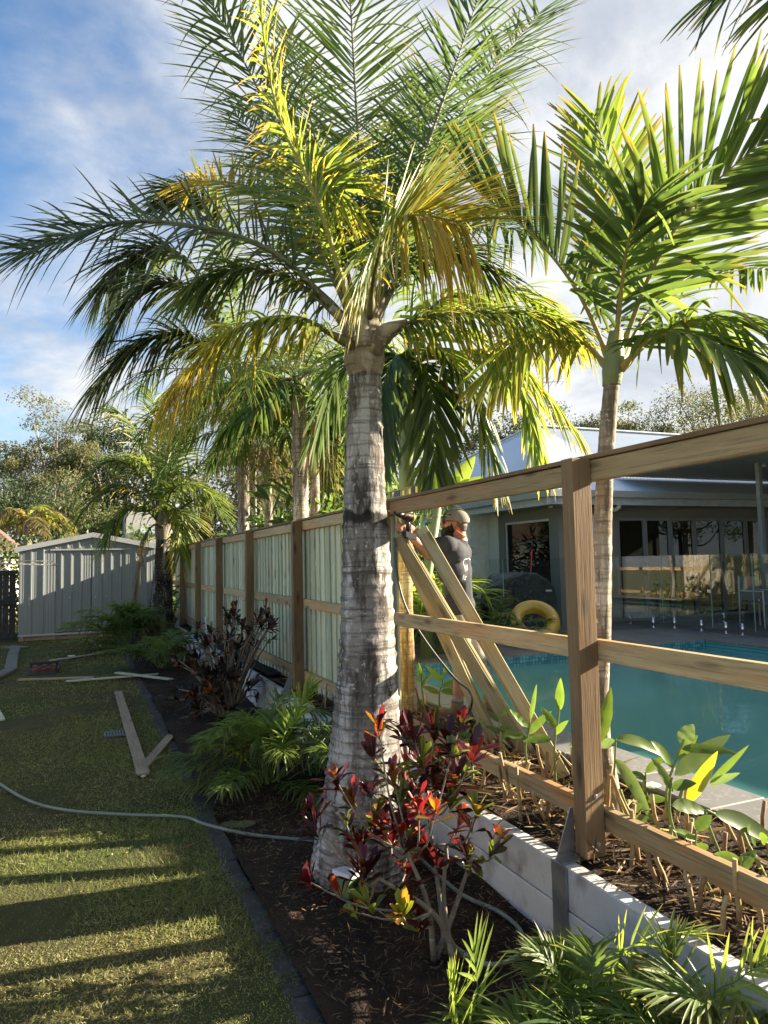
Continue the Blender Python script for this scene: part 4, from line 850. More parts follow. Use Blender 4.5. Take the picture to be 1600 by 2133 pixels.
# ------------------------------------------------------------------ bottle-shaped palm in front of the shed
b2 = PZ(333, 1338); b2.z = 0; d2 = (b2-CAMP).dot(_f)
bpm = thing('bottle_palm', 'dark-trunked palm in front of the shed with a dead frond hanging', 'palm tree', b2, 'palm trees')
M_tr6 = trunkmat('dark_palm_bark', (0.10, 0.085, 0.075), (0.065, 0.055, 0.05), (0.018, 0.015, 0.014), (0.45, 0.44, 0.42), streak=8)
ringtrunk(bpm, [P(330, 1350, d2), P(333, 1310, d2), P(336, 1250, d2), P(338, 1190, d2), P(339, 1150, d2), P(339, 1122, d2)], [.40, .33, .24, .19, .165, .15], M_tr6, .10, .03, 24, seed=4)
ringtrunk(bpm, [P(339, 1124, d2), P(339, 1100, d2), P(340, 1075, d2), P(340, 1040, d2)], [.16, .18, .15, .09], M_cs, .06, .006, 16, 'crownshaft')
top = P(340, 1085, d2)
B_ = [([(340, 1100), (290, 990), (230, 960), (170, 1010)], G_DK, None), ([(340, 1100), (280, 1020), (220, 1020), (165, 1075)], G_MD, YEL), ([(340, 1100), (300, 940), (260, 870), (225, 855)], G_MD, YEL), ([(340, 1095), (330, 950), (325, 880), (315, 815)], G_LT, None),
 ([(340, 1095), (370, 960), (390, 900), (420, 850)], G_DK, None), ([(340, 1100), (390, 1000), (430, 960), (480, 950)], G_DK, None), ([(340, 1100), (390, 1050), (430, 1040), (470, 1075)], G_MD, None), ([(340, 1100), (300, 1060), (250, 1070), (215, 1130)], G_MD, YEL),
 ([(342, 1095), (362, 1060), (380, 1080), (375, 1150)], G_LT, YEL), ([(340, 1100), (320, 1000), (290, 960), (250, 960)], G_LT, STRAW), ([(340, 1100), (350, 1000), (365, 940), (375, 900)], G_MD, None), ([(340, 1095), (360, 1020), (400, 1010), (440, 1030)], G_LT, None)]
for k, (l, col, tc_) in enumerate(B_):
    z_ = (-.9, -.6, .4, .8, .9, .3, -.5, -.9, -.5, -.2, -.8, -.7)[k]
    frond(bpm, [P(x, y_, d2+z_*j/3) for j, (x, y_) in enumerate(l)], 56, .85, .05, dih=10, droop=.35, col=col*.9, tipc=tc_, tip=.6, seed=180+k, rr=.035, messy=.15)
frond(bpm, [P(338, 1098, d2-.15), P(318, 1095, d2-.3), P(299, 1130, d2-.5), P(285, 1210, d2-.55), P(268, 1310, d2-.6)], 60, .62, .045, dih=0, droop=.5, col=BRN, tipc=ORA*.6, tip=.3, seed=199, rr=.03, rmat=M_rachb, t0=.3)
# small far palm left
b3 = P(60, 1130, 30); b3.z = 0
fp = thing('far_yellow_palm', 'small yellowish palm behind the neighbouring roof at far left', 'palm tree', b3, 'palm trees')
ringtrunk(fp, [b3, P(58, 1120, 30), P(56, 1085, 30)], [.2, .18, .16], M_tr4, .2, .02, 12, seed=5)
crown(fp, P(56, 1095, 30), 15, 1.9, .6, .07, 34, [STRAW*.6, G_LT, STRAW*.4], 21, STRAW, .3, (-.2, 1.1), dd=.5)
# palm overhead: only frond tips reach into the picture
bo = Vector((4.35, 1.1, .39)); op = thing('overhead_palm', 'palm right of the frame whose leaf tips hang into the top right corner', 'palm tree', bo, 'palm trees')
ringtrunk(op, [bo, bo+Vector((0, 0, 2)), bo+Vector((0, .05, 4.2))], [.09, .08, .07], M_tr2, .09, .03, 16, seed=6)
tpo = bo+Vector((0, .05, 4.3))
frond(op, [tpo, P(1900, -330, 3.0), P(1680, -160, 2.9), P(1500, -20, 2.8)], 30, .42, .04, dih=10, droop=.2, col=G_DK, tipc=YEL, tip=.75, seed=301, prof='strap')
frond(op, [tpo, P(1950, -250, 2.6), P(1800, -120, 2.6), P(1640, -30, 2.6)], 28, .40, .04, dih=10, droop=.25, col=G_MD, tipc=YEL, tip=.7, seed=302, prof='strap')
crown(op, tpo, 8, 1.6, .5, .05, 26, [G_MD, G_DK], 30, YEL, .8, (.2, 1.0), 'strap', az=(-2.4, 1.0))
# ================================================================== low palm clumps
def clump(name, label, base, n, Lf, L, Wl, nl, cols, seed, el=(.35, 1.35), az=None, extra=(), tipc=None, cat='palm', dd=.35):
    t = thing(name, label, cat, base, 'low palm clumps'); r = random.Random(seed)
    for k in range(n):
        a = k*2.399+r.uniform(-.4, .4) if az is None else r.uniform(*az); e = r.uniform(*el); ln = Lf*r.uniform(.7, 1.1); h = Vector((math.cos(a), math.sin(a), 0)); b = Vector(base)+Vector((r.uniform(-.07, .07), r.uniform(-.07, .07), 0))
        p1 = b+h*ln*.30*math.cos(e)+Vector((0, 0, ln*.42*math.sin(e))); p2 = b+h*ln*.68*math.cos(e)+Vector((0, 0, ln*.68*math.sin(e))); p3 = b+h*ln*(.98*math.cos(e)+.12)+Vector((0, 0, ln*(.72*math.sin(e))))
        frond(t, [b, p1, p2, p3], nl, L, Wl, a0=60, a1=25, dih=18, droop=dd*r.uniform(.6, 1.3), col=np.asarray(r.choice(cols)), tipc=tipc if r.random() < .4 else None, tip=.7, seed=seed*53+k, rr=.006, K=4, messy=.14, t0=.35, rmat=M_rachg)
    for k, (pts, L2, n2, col, tc_) in enumerate(extra):
        frond(t, pts, n2, L2, Wl*1.15, a0=60, a1=18, dih=18, droop=.12, col=np.asarray(col), tipc=tc_, tip=.7, seed=seed*71+k, rr=.006, K=5, messy=.1, t0=.3, rmat=M_rachg)
    return t
c1 = PZ(560, 1640); c1.z = .02
clump('low_palm_clump', 'bushy green low palm growing in the bed left of the big palm', c1, 34, .85, .26, .019, 34, [G_MD, G_LT, G_MD*1.2], 401, (.15, 1.3), extra=[([Vector(c1), P(590, 1560, 5.3), P(620, 1490, 5.3), P(650, 1430, 5.4)], .26, 34, G_LT*1.2, YEL)])
c2 = PZ(262, 1356); c2.z = 0
clump('fan_shrub', 'dense green palm shrub at the foot of the shed palm', c2, 36, 1.35, .42, .035, 26, [G_MD, G_DK, G_LT*.8], 402, (.3, 1.5))
c3 = PZ(338, 1395); c3.z = .02
clump('low_fern_palm', 'low spreading palm seedling on the dark soil before the shed palm', c3, 20, .95, .32, .03, 24, [G_DK, G_MD], 403, (.15, 1.1))
c4 = Vector((1.72, 5.0, .02))
clump('wall_foot_palm', 'thin palm seedling against the grey wall behind the low green palm', c4, 10, .75, .22, .018, 24, [G_DK, G_MD], 404, (.6, 1.4))
# foreground clumps by the wall
def fg(b, l): return [Vector(b)]+[P(*q) for q in l]
ca = Vector((1.36, 1.93, 0)); cb = Vector((1.62, 2.02, 0)); cc_ = Vector((1.72, 1.55, 0))
clump('foreground_palm', 'bright green palm with lit upright leaf at the bottom, below the red croton', ca, 20, .42, .20, .017, 24, [G_MD*1.1, G_LT, G_LT], 411, (.5, 1.4), extra=[([ca, P(1000, 2120, 2.45), P(995, 2060, 2.42), P(985, 1975, 2.4)], .22, 12, G_LT*1.5, None), ([ca, P(960, 2140, 2.4), P(945, 2090, 2.35), P(935, 2040, 2.3)], .16, 16, G_LT, None)])
clump('foreground_palm', 'green palm with one long arching lit frond against the grey wall at the bottom', cb, 24, .52, .18, .015, 24, [G_MD, G_LT*.9, G_DK*1.2], 412, (.4, 1.4), tipc=STRAW, extra=[([cb, P(1255, 2080, 2.45), P(1290, 1990, 2.42), P(1360, 1955, 2.4), P(1440, 1945, 2.38)], .17, 15, G_LT*1.3, YEL), ([cb, P(1190, 2060, 2.5), P(1160, 2010, 2.5), P(1120, 1985, 2.5)], .14, 16, G_MD, BRN)])
clump('foreground_palm', 'yellowing palm fronds in the bottom right corner before the wall', cc_, 22, .55, .17, .013, 24, [G_MD, G_LT, STRAW*.5], 413, (.4, 1.4), tipc=STRAW, extra=[([cc_, P(1480, 2110, 2.2), P(1540, 2040, 2.2), P(1600, 2000, 2.2)], .20, 16, G_LT, STRAW), ([cc_, P(1430, 2080, 2.25), P(1400, 2020, 2.3), P(1390, 1960, 2.35)], .17, 18, G_MD, STRAW), ([cc_, P(1500, 2120, 2.15), P(1450, 2080, 2.15), P(1350, 2060, 2.15)], .16, 18, G_MD, STRAW)])

# ================================================================== crotons
M_stem = layered('croton_stem', (0.22, 0.19, 0.145), [((0.14, 0.115, 0.085), (9, 9, 9), .4, .65, 5, .9), ((0.46, 0.43, 0.37), (30, 30, 30), .55, .7, 3, .6)], .8, .2, bump=(.4, .003, 60))
def rosettes(pts, axes, seed, palette, L=(.075, .13), W_=(.028, .046), n=(9, 15)):
    r = np.random.default_rng(seed); parts = []
    for q, ax in zip(pts, axes):
        k = r.integers(*n); ax = np.array(tuple(ax)); ax = ax/np.linalg.norm(ax); pal = palette[r.integers(len(palette))]
        rv = r.normal(0, 1, (k, 3)); rv -= ax*np.sum(rv*ax, 1, keepdims=True); rv = nrm(rv); el = np.radians(r.uniform(10, 75, k))[:, None]
        d = rv*np.cos(el)+ax*np.sin(el); b = np.array(tuple(q))+ax*r.uniform(-.05, .02, (k, 1)); nv = ax*np.cos(el)-rv*np.sin(el)
        ci = r.integers(len(pal[0]), size=k); cA = np.array(pal[0])[ci]*r.uniform(.7, 1.2, (k, 1)); cE = np.array(pal[1])[r.integers(len(pal[1]), size=k)]
        parts.append(blades(b, d, nv, r.uniform(*L, k), r.uniform(*W_, k), r.uniform(-.15, .35, k), 6, 'obov', cA, cA*.6+cE*.4, .5, .35, r.uniform(-.1, .25, k), edge=cE))
    return parts
DKR, MAR, RED, GRN, YG, ORG = (.022, .009, .010), (.065, .008, .015), (.27, .014, .016), (.06, .10, .02), (.26, .30, .035), (.40, .10, .02)
PAL_R = [([DKR, DKR, DKR, MAR, GRN], [MAR, MAR, RED]), ([DKR, DKR, MAR], [MAR, (.2, .02, .035)]), ([MAR, DKR, DKR, RED, GRN], [RED, MAR, ORG]), ([DKR, DKR, GRN, GRN], [MAR, YG])]
PAL_B = [([RED, RED, MAR, YG], [RED, ORG])]; PAL_Y = [([YG, GRN, YG], [YG, ORG])]; PAL_D = [([DKR, DKR, GRN], [MAR, DKR]), ([DKR, (.03, .03, .015), (.05, .05, .02)], [ORG, MAR]), ([DKR, (.025, .03, .015)], [DKR])]
cb0 = PZ(930, 1990); cb0.z = .02; dC = (cb0-CAMP).dot(_f)
cr = thing('red_croton', 'red and maroon leaved croton shrub before the big palm trunk', 'shrub', cb0, 'croton shrubs')
RS = [(788, 1505), (835, 1505), (862, 1520), (905, 1515), (932, 1528), (958, 1505), (985, 1560), (965, 1600), (700, 1612), (765, 1630), (820, 1612), (845, 1640), (880, 1575), (652, 1678), (660, 1722), (722, 1705), (748, 1745), (642, 1822), (800, 1688), (835, 1665), (938, 1660), (955, 1705), (1036, 1738), (972, 1765), (905, 1625), (940, 1565), (775, 1560), (815, 1745), (850, 1790), (905, 1790), (735, 1655), (760, 1795)]
RB = [(872, 1672), (905, 1680), (888, 1742), (835, 1712), (800, 1722)]; RY = [(992, 1678), (838, 1893), (768, 1868), (735, 1885), (825, 1618), (860, 1905)]
r = random.Random(9); mb = MB(); allp = []; allax = []; kinds = []
nodes_ = [(P(890, 1880, dC-.05), P(850, 1780, dC-.1)), (P(925, 1880, dC), P(930, 1760, dC+.05)), (P(945, 1900, dC+.05), P(985, 1780, dC+.05)), (P(900, 1900, dC-.1), P(790, 1830, dC-.15)), (P(915, 1860, dC+.1), P(890, 1680, dC+.15))]
bases = [cb0+Vector((r.uniform(-.05, .05), r.uniform(-.05, .05), -.02)) for _ in nodes_]; bases[0] = PZ(905, 1998, .0); bases[1] = PZ(945, 2012, .0)
for (a, b), b_ in zip(nodes_, bases): mb.tube(curve([b_, a, b], 12), [.016-.0008*i for i in range(12)], 8)
for kind, lst in (('R', RS), ('B', RB), ('Y', RY)):
    for (x, y_) in lst:
        q = P(x, y_+14, dC+r.uniform(-.22, .22)); a, b = min(nodes_, key=lambda n_: (n_[1]-q).length+(.15 if n_[1].z > q.z+.05 else 0))
        st = b if q.z > b.z-.05 else a; mid = st.lerp(q, .5)+Vector((r.uniform(-.03, .03), r.uniform(-.03, .03), -.05)); c = curve([st, mid, q], 9); mb.tube(c, [.0066-.00045*i for i in range(9)], 6)
        ax = Vector(c[-1])-Vector(c[-3]); ax = ax.normalized()*.7+Vector((0, 0, .8)); allp.append(q); allax.append(ax); kinds.append(kind)
        if r.random() < .3: allp.append(Vector(c[5])+Vector((r.uniform(-.03, .03), r.uniform(-.03, .03), .03))); allax.append(Vector((r.uniform(-.8, .8), r.uniform(-.8, .8), .8))); kinds.append('R')
mb.obj('stems', M_stem, cr)
sel = lambda k: ([p for p, kk in zip(allp, kinds) if kk == k], [p for p, kk in zip(allax, kinds) if kk == k])
parts = rosettes(*sel('R'), 1, PAL_R)+rosettes(*sel('B'), 2, PAL_B, n=(10, 14))+rosettes(*sel('Y'), 3, PAL_Y)
lv = bladeobj('leaves', parts, M_crot, cr)
# dark croton by the fence
dcb = PZ(470, 1495); dcb.z = .02; dD = (dcb-CAMP).dot(_f)
dc = thing('dark_croton', 'dark leafy croton shrub standing against the paling fence', 'shrub', dcb, 'croton shrubs')
r = random.Random(4); mb = MB(); allp = []; allax = []
for k in range(120):
    x, y_ = r.gauss(440, 38), r.gauss(1400, 45)
    if k > 95: x, y_ = r.uniform(470, 570), 1270+r.uniform(0, 90)
    if k > 110: x, y_ = r.uniform(520, 566), 1270+r.uniform(0, 40)
    x = min(max(x, 355), 572); y_ = min(max(y_, 1262), 1490)
    q = P(x, y_, dD+r.uniform(-.45, .45)); st = dcb+Vector((r.uniform(-.1, .1), r.uniform(-.1, .1), 0)); mid = st.lerp(q, .55)+Vector((0, 0, .08)); c = curve([st, mid, q], 7)
    mb.tube(c, [.014-.0015*i for i in range(7)], 5); allp.append(q); allax.append((Vector(c[-1])-Vector(c[-2])).normalized()+Vector((0, 0, .5)))
mb.obj('stems', M_stem, dc); bladeobj('leaves', rosettes(allp, allax, 8, PAL_D, (.07, .15), (.022, .045), (10, 18)), M_crot, dc)

# ================================================================== ginger plants and cut stalks in the planter
GG = np.array((0.14, 0.23, 0.045)); GD = np.array((0.07, 0.13, 0.03)); YY = np.array((0.50, 0.48, 0.04)); GW = np.array((0.17, 0.26, 0.12))
M_ging = foliage('ginger_leaf', .38, .38, .45)
M_gst = petmat('ginger_stem', (0.16, 0.22, 0.06))
def ginger(label, base_px, X, stempts, leaves, L=.24, W_=.055):
    b = Vector((X, YatX(base_px, X), .38)); t = thing('ginger_plant', label, 'plant', b, 'ginger plants'); d = (b-CAMP).dot(_f)
    c = curve([b]+[P(x, y_, d) for x, y_ in stempts], 14); MB().tube(c, [.008-.0003*i for i in range(14)], 7).obj('stem', M_gst, t)
    for k, ((x0_, y0_), (x1_, y1_), wd, col, dr) in enumerate(leaves):
        a = P(x0_, y0_, d); e = P(x1_, y1_, d+random.uniform(-.06, .06)); v = e-a
        nv = (-_f*.75+Vector((0, 0, .55))+_r*random.uniform(-.4, .4)); col = np.asarray(col)
        bladeobj('leaf', [blades([tuple(a)], [tuple(v+Vector((0, 0, dr*v.length)))], [tuple(nv)], [v.length*(1+dr*.6)], [wd], [dr], 14, 'lance', col*random.uniform(.8, 1.1), col*1.15, .6, .25, edge=col*.75+YY*.12, ripple=random.uniform(.04, .13), rk=random.uniform(2, 4))], M_ging, t)
ginger('tall ginger plant with large grey-green leaves over the pool coping', 1375, 2.62, [(1388, 1660), (1405, 1590), (1425, 1540)], [((1418, 1550), (1445, 1508), .075, GW, .05), ((1405, 1615), (1522, 1530), .085, GW*.8, .1), ((1420, 1560), (1530, 1570), .05, GD, .15), ((1400, 1600), (1350, 1530), .05, GG, .3), ((1395, 1630), (1365, 1600), .05, GD, .1), ((1412, 1580), (1455, 1530), .045, GG, .1)])
ginger('slim ginger stem with arching leaf just right of the bolted post', 1283, 2.55, [(1281, 1640), (1281, 1590), (1283, 1540)], [((1283, 1540), (1365, 1575), .06, GG, .45), ((1283, 1545), (1242, 1556), .05, GW, .1), ((1282, 1580), (1335, 1680), .06, GW*.9, .3), ((1245, 1550), (1272, 1432), .08, GG*1.25, -.05)])
ginger('ginger plant with bright yellow upright leaves by the pool edge', 1398, 2.45, [(1396, 1700), (1398, 1630), (1402, 1620)], [((1432, 1672), (1495, 1565), .06, YY, .0), ((1402, 1650), (1352, 1570), .04, GG, .2), ((1478, 1632), (1560, 1552), .03, GG*1.2, .0), ((1478, 1634), (1542, 1610), .035, GW, .0), ((1400, 1640), (1450, 1632), .05, GD, .1)], .2)
ginger('low ginger plant with wide dark leaves at the right edge', 1490, 2.5, [(1470, 1700), (1490, 1695)], [((1488, 1695), (1600, 1760), .075, GD, .3), ((1400, 1678), (1465, 1692), .06, GG*.7, .2), ((1555, 1720), (1570, 1755), .05, GG, .2), ((1585, 1750), (1600, 1745), .05, GG, .1)])
ginger('ginger plant with a tall lit leaf just left of the bolted post', 1140, 2.62, [(1155, 1560), (1163, 1500), (1168, 1440)], [((1165, 1480), (1168, 1412), .055, GG*1.5, .0), ((1160, 1520), (1125, 1470), .05, GG, .1), ((1150, 1540), (1095, 1545), .055, GD*1.3, .2), ((1155, 1530), (1185, 1500), .04, GG, .1)])
ginger('ginger plant with pale leaves in front of the leaning palings', 1085, 2.5, [(1095, 1560), (1100, 1530), (1105, 1500)], [((1102, 1520), (1060, 1475), .05, GG*1.2, .1), ((1100, 1530), (1150, 1480), .05, GG, .1), ((1098, 1540), (1050, 1530), .05, GD*1.3, .2), ((1105, 1500), (1118, 1425), .03, GG*1.4, .0)])
ginger('leafy ginger plant in front of the man by the ringed palm stem', 910, 2.75, [(915, 1450), (922, 1420), (925, 1400)], [((922, 1430), (965, 1420), .06, GG*1.4, .1), ((922, 1420), (885, 1385), .05, GG*1.3, .1), ((925, 1405), (930, 1380), .04, GG*1.5, .0), ((918, 1440), (970, 1450), .06, GG*1.3, .2), ((915, 1445), (880, 1430), .05, GG, .1)])
ginger('single ginger shoot with upright pale leaf beside the ringed palm stem', 880, 2.7, [(878, 1430), (877, 1400)], [((877, 1420), (872, 1380), .05, GG*1.4, .0), ((878, 1430), (905, 1395), .04, GW, .1)])
_rg = random.Random(55)
for k, (bx_, X_, lab) in enumerate(((1320, 2.4, 'short two-leaved ginger shoot just right of the bolted post foot'), (1345, 2.75, 'small leafy ginger shoot between the tall plants and the pool coping'), (1450, 2.35, 'small ginger shoot below the yellow-leaved plant'), (1545, 2.4, 'small ginger shoot with drooping leaves at the right edge'), (1215, 2.75, 'small ginger shoot half hidden behind the bolted post'), (1040, 2.65, 'small leafy ginger shoot at the foot of the leaning palings'), (985, 2.45, 'small ginger shoot behind the red croton top'))):
    b_ = Vector((X_, YatX(bx_, X_), .40)); dq = (b_-CAMP).dot(_f); sc_ = 3.3/dq
    r_ = ray(bx_, 1600); y0_ = 1150+1.36/dq*FPX; hh = _rg.uniform(70, 130)*sc_
    lv_ = []
    for j in range(5):
        a_ = (-1 if j % 2 else 1)*_rg.uniform(20, 60)*sc_; st_ = y0_-hh*(.35+.16*j); lv_.append(((bx_, st_), (bx_+a_, st_-_rg.uniform(-10, 50)*sc_), _rg.uniform(.03, .05), np.asarray(_rg.choice((GG, GD, GG*1.2, GD*1.2))), _rg.uniform(.05, .4)))
    ginger(lab, bx_, X_, [(bx_+2, y0_-hh*.5), (bx_, y0_-hh)], lv_)
def stalks():
    r = random.Random(31); M_stk = [layered('cut_stalk_'+n, c, [(tuple(x*.55 for x in c), (3, 30, 30), .4, .7, 4, .8)], .7, .3, bump=None) for n, c in (('tan', (.40, .28, .13)), ('green', (.22, .26, .08)), ('brown', (.25, .15, .075)))]
    base = []
    for mt in M_stk:
        m = MB(); m.tube([(0, 0, -.03), (.004, 0, .05), (0, .003, .11), (.006, 0, .16)], [.011, .0105, .0095, .009], 7); me = m.mesh('cut_stalk'); me.materials.append(mt); base.append(me)
    for k in range(112):
        x = r.uniform(2.13, 2.9); y_ = r.uniform(1.7, 4.3) if k < 86 else r.uniform(4.3, 6.8)
        hs_ = r.uniform(.5, 1.7)*(1.4 if r.random() < .2 else 1); ci = r.choice((0, 0, 0, 1, 2)); o = bpy.data.objects.new('cut_stalk', base[ci])
        put(o, None, Matrix.Translation((x, y_, .385)) @ Matrix.Rotation(r.gauss(0, .22), 4, 'X') @ Matrix.Rotation(r.gauss(0, .22), 4, 'Y') @ Matrix.Diagonal((1, 1, hs_, 1)))
        where = 'right of the bolted post' if y_ < 2.75 else ('between the bolted post and the palings' if y_ < 4.3 else 'near the man')
        tag(o, f"{('tan', 'green', 'brown')[ci]} {'tall' if hs_ > 1.25 else 'short'} cut-off ginger stalk standing in the mulch {where}", 'stalk', 'cut stalks in the planter')
stalks()

# ================================================================== banana, philodendron, background shrubs
bn = thing('banana_plant', 'banana plant with bright lit paddle leaves above the top rail', 'plant', Vector((4.3, 8.7, .39)))
dB = (Vector((4.3, 8.7, .39))-CAMP).dot(_f); MB().tube([(4.3, 8.7, .39), (4.3, 8.72, 1.4), P(915, 1040, dB)], [.09, .08, .05], 10).obj('stem', M_grn, bn)
for (a, b, w_, c) in (((905, 1030), (880, 975), .17, 1.5), ((905, 1030), (905, 955), .17, 1.6), ((920, 1020), (930, 960), .2, 1.6), ((930, 1030), (990, 940), .24, 1.7), ((925, 1020), (958, 985), .2, 1.5), ((930, 1030), (1010, 985), .2, 1.3), ((915, 1040), (870, 1015), .17, 1.1), ((925, 1030), (985, 1000), .2, 1.2)):
    p0 = P(a[0], a[1]+10, dB); e = P(b[0], b[1], dB); bladeobj('leaf', [blades([tuple(p0)], [tuple(e-p0)], [tuple(-_f+Vector((.3, 0, .3)))], [(e-p0).length], [w_], [.08], 9, 'lance', G_LT*c, G_LT*c, .5, .3)], M_fol, bn)
def leafshrub(name, label, base, rx, ry, rz, n, L, W_, cols, seed, prof='lance', cat='shrub', group='garden shrubs', low=.15, K=4, mat=None):
    r = np.random.default_rng(seed); t = thing(name, label, cat, base, group); u = nrm(r.normal(0, 1, (n, 3))); u[:, 2] = np.abs(u[:, 2]); rad_ = r.uniform(.35, 1, (n, 1))**.6; bump = (1+.22*np.sin(u[:, :1]*5+seed)+.18*np.sin(u[:, 1:2]*7+seed*2)+.15*np.sin(u[:, 2:3]*9))
    p = u*rad_*bump*np.array((rx, ry, rz))+np.array(tuple(base))+np.array((0, 0, low)); d = nrm(u+r.normal(0, .6, (n, 3))+np.array((0, 0, .1))); nv = nrm(r.normal(0, .6, (n, 3))+np.array((0, 0, 1.0))); c = np.array(cols)[r.integers(len(cols), size=n)]*r.uniform(.6, 1.25, (n, 1))
    bladeobj('foliage', [blades(p, d, nv, L*r.uniform(.6, 1.2, n), W_*r.uniform(.7, 1.2, n), r.uniform(.1, .6, n), K, prof, c, c*1.1, .5, .3)], mat or M_fol, t)
    mb = MB()
    for k in range(9):
        e = p[r.integers(n)]; mb.tube(curve([base, (np.array(tuple(base))+e)/2+np.array((0, 0, .05)), e], 6), [.03-.004*i for i in range(6)], 5)
    mb.obj('stems', M_stem, t); return t
clump('philodendron', 'dark split-leaf plant behind the man', Vector((4.6, 8.9, .44)), 16, 1.3, .3, .05, 14, [G_DK*.8, G_DK], 421, (.2, 1.3), cat='plant')
clump('philodendron', 'dark drooping split-leaf plant right of the man near the covered barbecue', Vector((5.6, 9.3, .44)), 14, 1.25, .3, .05, 14, [G_DK*.8, G_DK], 422, (.2, 1.3), cat='plant')
clump('sunlit_palm_shrub', 'bright low palm fan behind the cordless driver', Vector((3.7, 8.3, .42)), 14, 1.7, .5, .05, 20, [G_LT, G_LT*1.2], 423, (.7, 1.4), cat='plant')
gs = [(3.4, 10.2, 1.0, 1.0, 2.2, 'leafy dark shrub over the fence right of the thick banded trunk'), (3.7, 12.6, 1.0, 1.2, 2.3, 'leafy shrub over the fence between the banded trunks'), (4.4, 15.2, 1.3, 1.3, 2.4, 'broad leafy shrub over the fence left of the banded trunks'), (3.7, 17.8, 1.2, 1.3, 1.9, 'leafy shrub over the far end of the fence'), (5.2, 11.0, 1.2, .8, 2.4, 'tall leafy shrub beside the pale house wall'), (5.6, 14.0, 1.5, 1.4, 3.0, 'tall leafy shrub behind the banana leaves')]
for k, (x, y_, a, b, c, lab) in enumerate(gs): leafshrub('leafy_shrub', lab, Vector((x, y_, .38)), a, b, c, 1500, .42, .07, [G_DK, G_MD, G_DK*1.2], 500+k, 'lance')
hd = [(-1.6, 24, 2.2, 1.2, 2.6, 'dark green hedge behind the left half of the shed'), (1.2, 25, 2.0, 1.2, 2.6, 'dark green hedge behind the right half of the shed')]
for k, (x, y_, a, b, c, lab) in enumerate(hd): leafshrub('hedge_shrub', lab, Vector((x, y_, 0)), a, b, c, 2600, .22, .12, [G_DK*.9, G_MD], 520+k, 'leaf', K=2)

# ================================================================== trees
M_bark = layered('gum_bark', (0.34, 0.29, 0.24), [((0.20, 0.16, 0.13), (2, 2, .7), .4, .7, 5, .9), ((0.5, 0.47, 0.42), (3, 3, .8), .58, .72, 4, .8)], .85, .2, bump=None)
def tree(name, label, base, H, spread, cols, nleaf, leaf, seed, trunk=.25, clumps=40, crown_lo=.35, sig=.55, group='background trees'):
    r = np.random.default_rng(seed); t = thing(name, label, 'tree', base, group); b = np.array(tuple(base)); mb = MB(); ends = []
    topc = b+np.array((r.normal(0, .05*H), r.normal(0, .05*H), H*.62)); tr_ = curve([b, b+np.array((r.normal(0, .03*H), 0, H*.3)), topc], 10); mb.tube(tr_, [trunk*(1-.07*i) for i in range(10)], 8)
    for k in range(clumps):
        a = r.uniform(0, 6.283); rr_ = spread*np.sqrt(r.uniform(.02, 1)); hh = H*(crown_lo+(1-crown_lo)*r.uniform(0, 1)**.8*(1-.45*(rr_/spread)**2)); e = b+np.array((math.cos(a)*rr_, math.sin(a)*rr_, hh)); s_ = tr_[min(9, int(3+6*min(1, hh/H*.8)*r.uniform(.6, 1)))]
        c = curve([s_, s_*.45+e*.55+np.array((0, 0, -.06*H)), e], 8); mb.tube(c, [trunk*.32*(1-.11*i) for i in range(8)], 5); ends.append(e)
        e2 = e+r.normal(0, .12*spread+.3, 3); mb.tube([c[5], e2], [trunk*.1, trunk*.04], 4); ends.append(e2)
    nleaf = int(nleaf*.85); mb.obj('trunk', M_bark, t); ends = np.array(ends); k = r.integers(len(ends), size=nleaf); sz = r.uniform(.6, 1.5, len(ends))[k][:, None]
    off = r.normal(0, 1, (nleaf, 3)); off = off/np.maximum(np.linalg.norm(off, axis=1, keepdims=True), .01)*r.uniform(0, 1, (nleaf, 1))**.45
    p = ends[k]+off*np.array((sig, sig, sig*.62))*sz*1.5; d = nrm(r.normal(0, 1, (nleaf, 3))+np.array((0, 0, -.3))); c = np.array(cols)[r.integers(len(cols), size=nleaf)]*r.uniform(.6, 1.3, (nleaf, 1))
    bladeobj('crown', [blades(p, d, nrm(r.normal(0, 1, (nleaf, 3))), leaf*r.uniform(.6, 1.3, nleaf), leaf*.38, .1, 2, 'leaf', c, flat=True)], M_folm, t)
    return t
OL = np.array((0.16, 0.17, 0.085)); OL2 = np.array((0.24, 0.235, 0.13)); DT = np.array((0.04, 0.065, 0.04)); DT2 = np.array((0.075, 0.105, 0.05))
def at(px, d): v = P(px, 1150, d); v.z = 0; return v
def hz(py, d): return CZ+(1165-py)/FPX*d
tree('gum_tree', 'tall pale-trunked gum tree behind the shed at left', at(105, 42), hz(850, 42), 3.4, [OL, OL2, OL*.8], 25500, 0.180, 601, .30, 36, .40, .54)
tree('gum_tree', 'smaller gum tree right of the tall gum at left', at(175, 45), hz(862, 45), 2.6, [OL2, OL], 17000, 0.180, 602, .2, 26, .42, .52)
tree('gum_tree', 'gum tree at the far left edge of the picture', at(-20, 44), hz(925, 44), 3.0, [OL, DT2], 15300, 0.187, 603, .25, 28, .25, .6)
tree('dark_tree', 'dark bushy tree below the gums at far left', at(20, 36), hz(985, 36), 2.6, [DT, DT2], 15300, 0.216, 604, .2, 40, .1, .7)
tree('dark_tree', 'bushy tree behind the shed between gums and palms', at(190, 38), hz(1010, 38), 3.0, [DT2, OL], 15300, 0.216, 605, .2, 40, .1, .7)
tree('dark_tree', 'dark tree showing behind the tall palms at left', at(255, 44), hz(825, 44), 2.8, [DT2, DT], 15300, 0.230, 606, .25, 34, .35, .7)
tree('dark_tree', 'dark tree behind the palms along the fence', at(430, 46), hz(880, 46), 5.0, [DT2, OL], 20400, 0.259, 607, .3, 50, .1, .9)
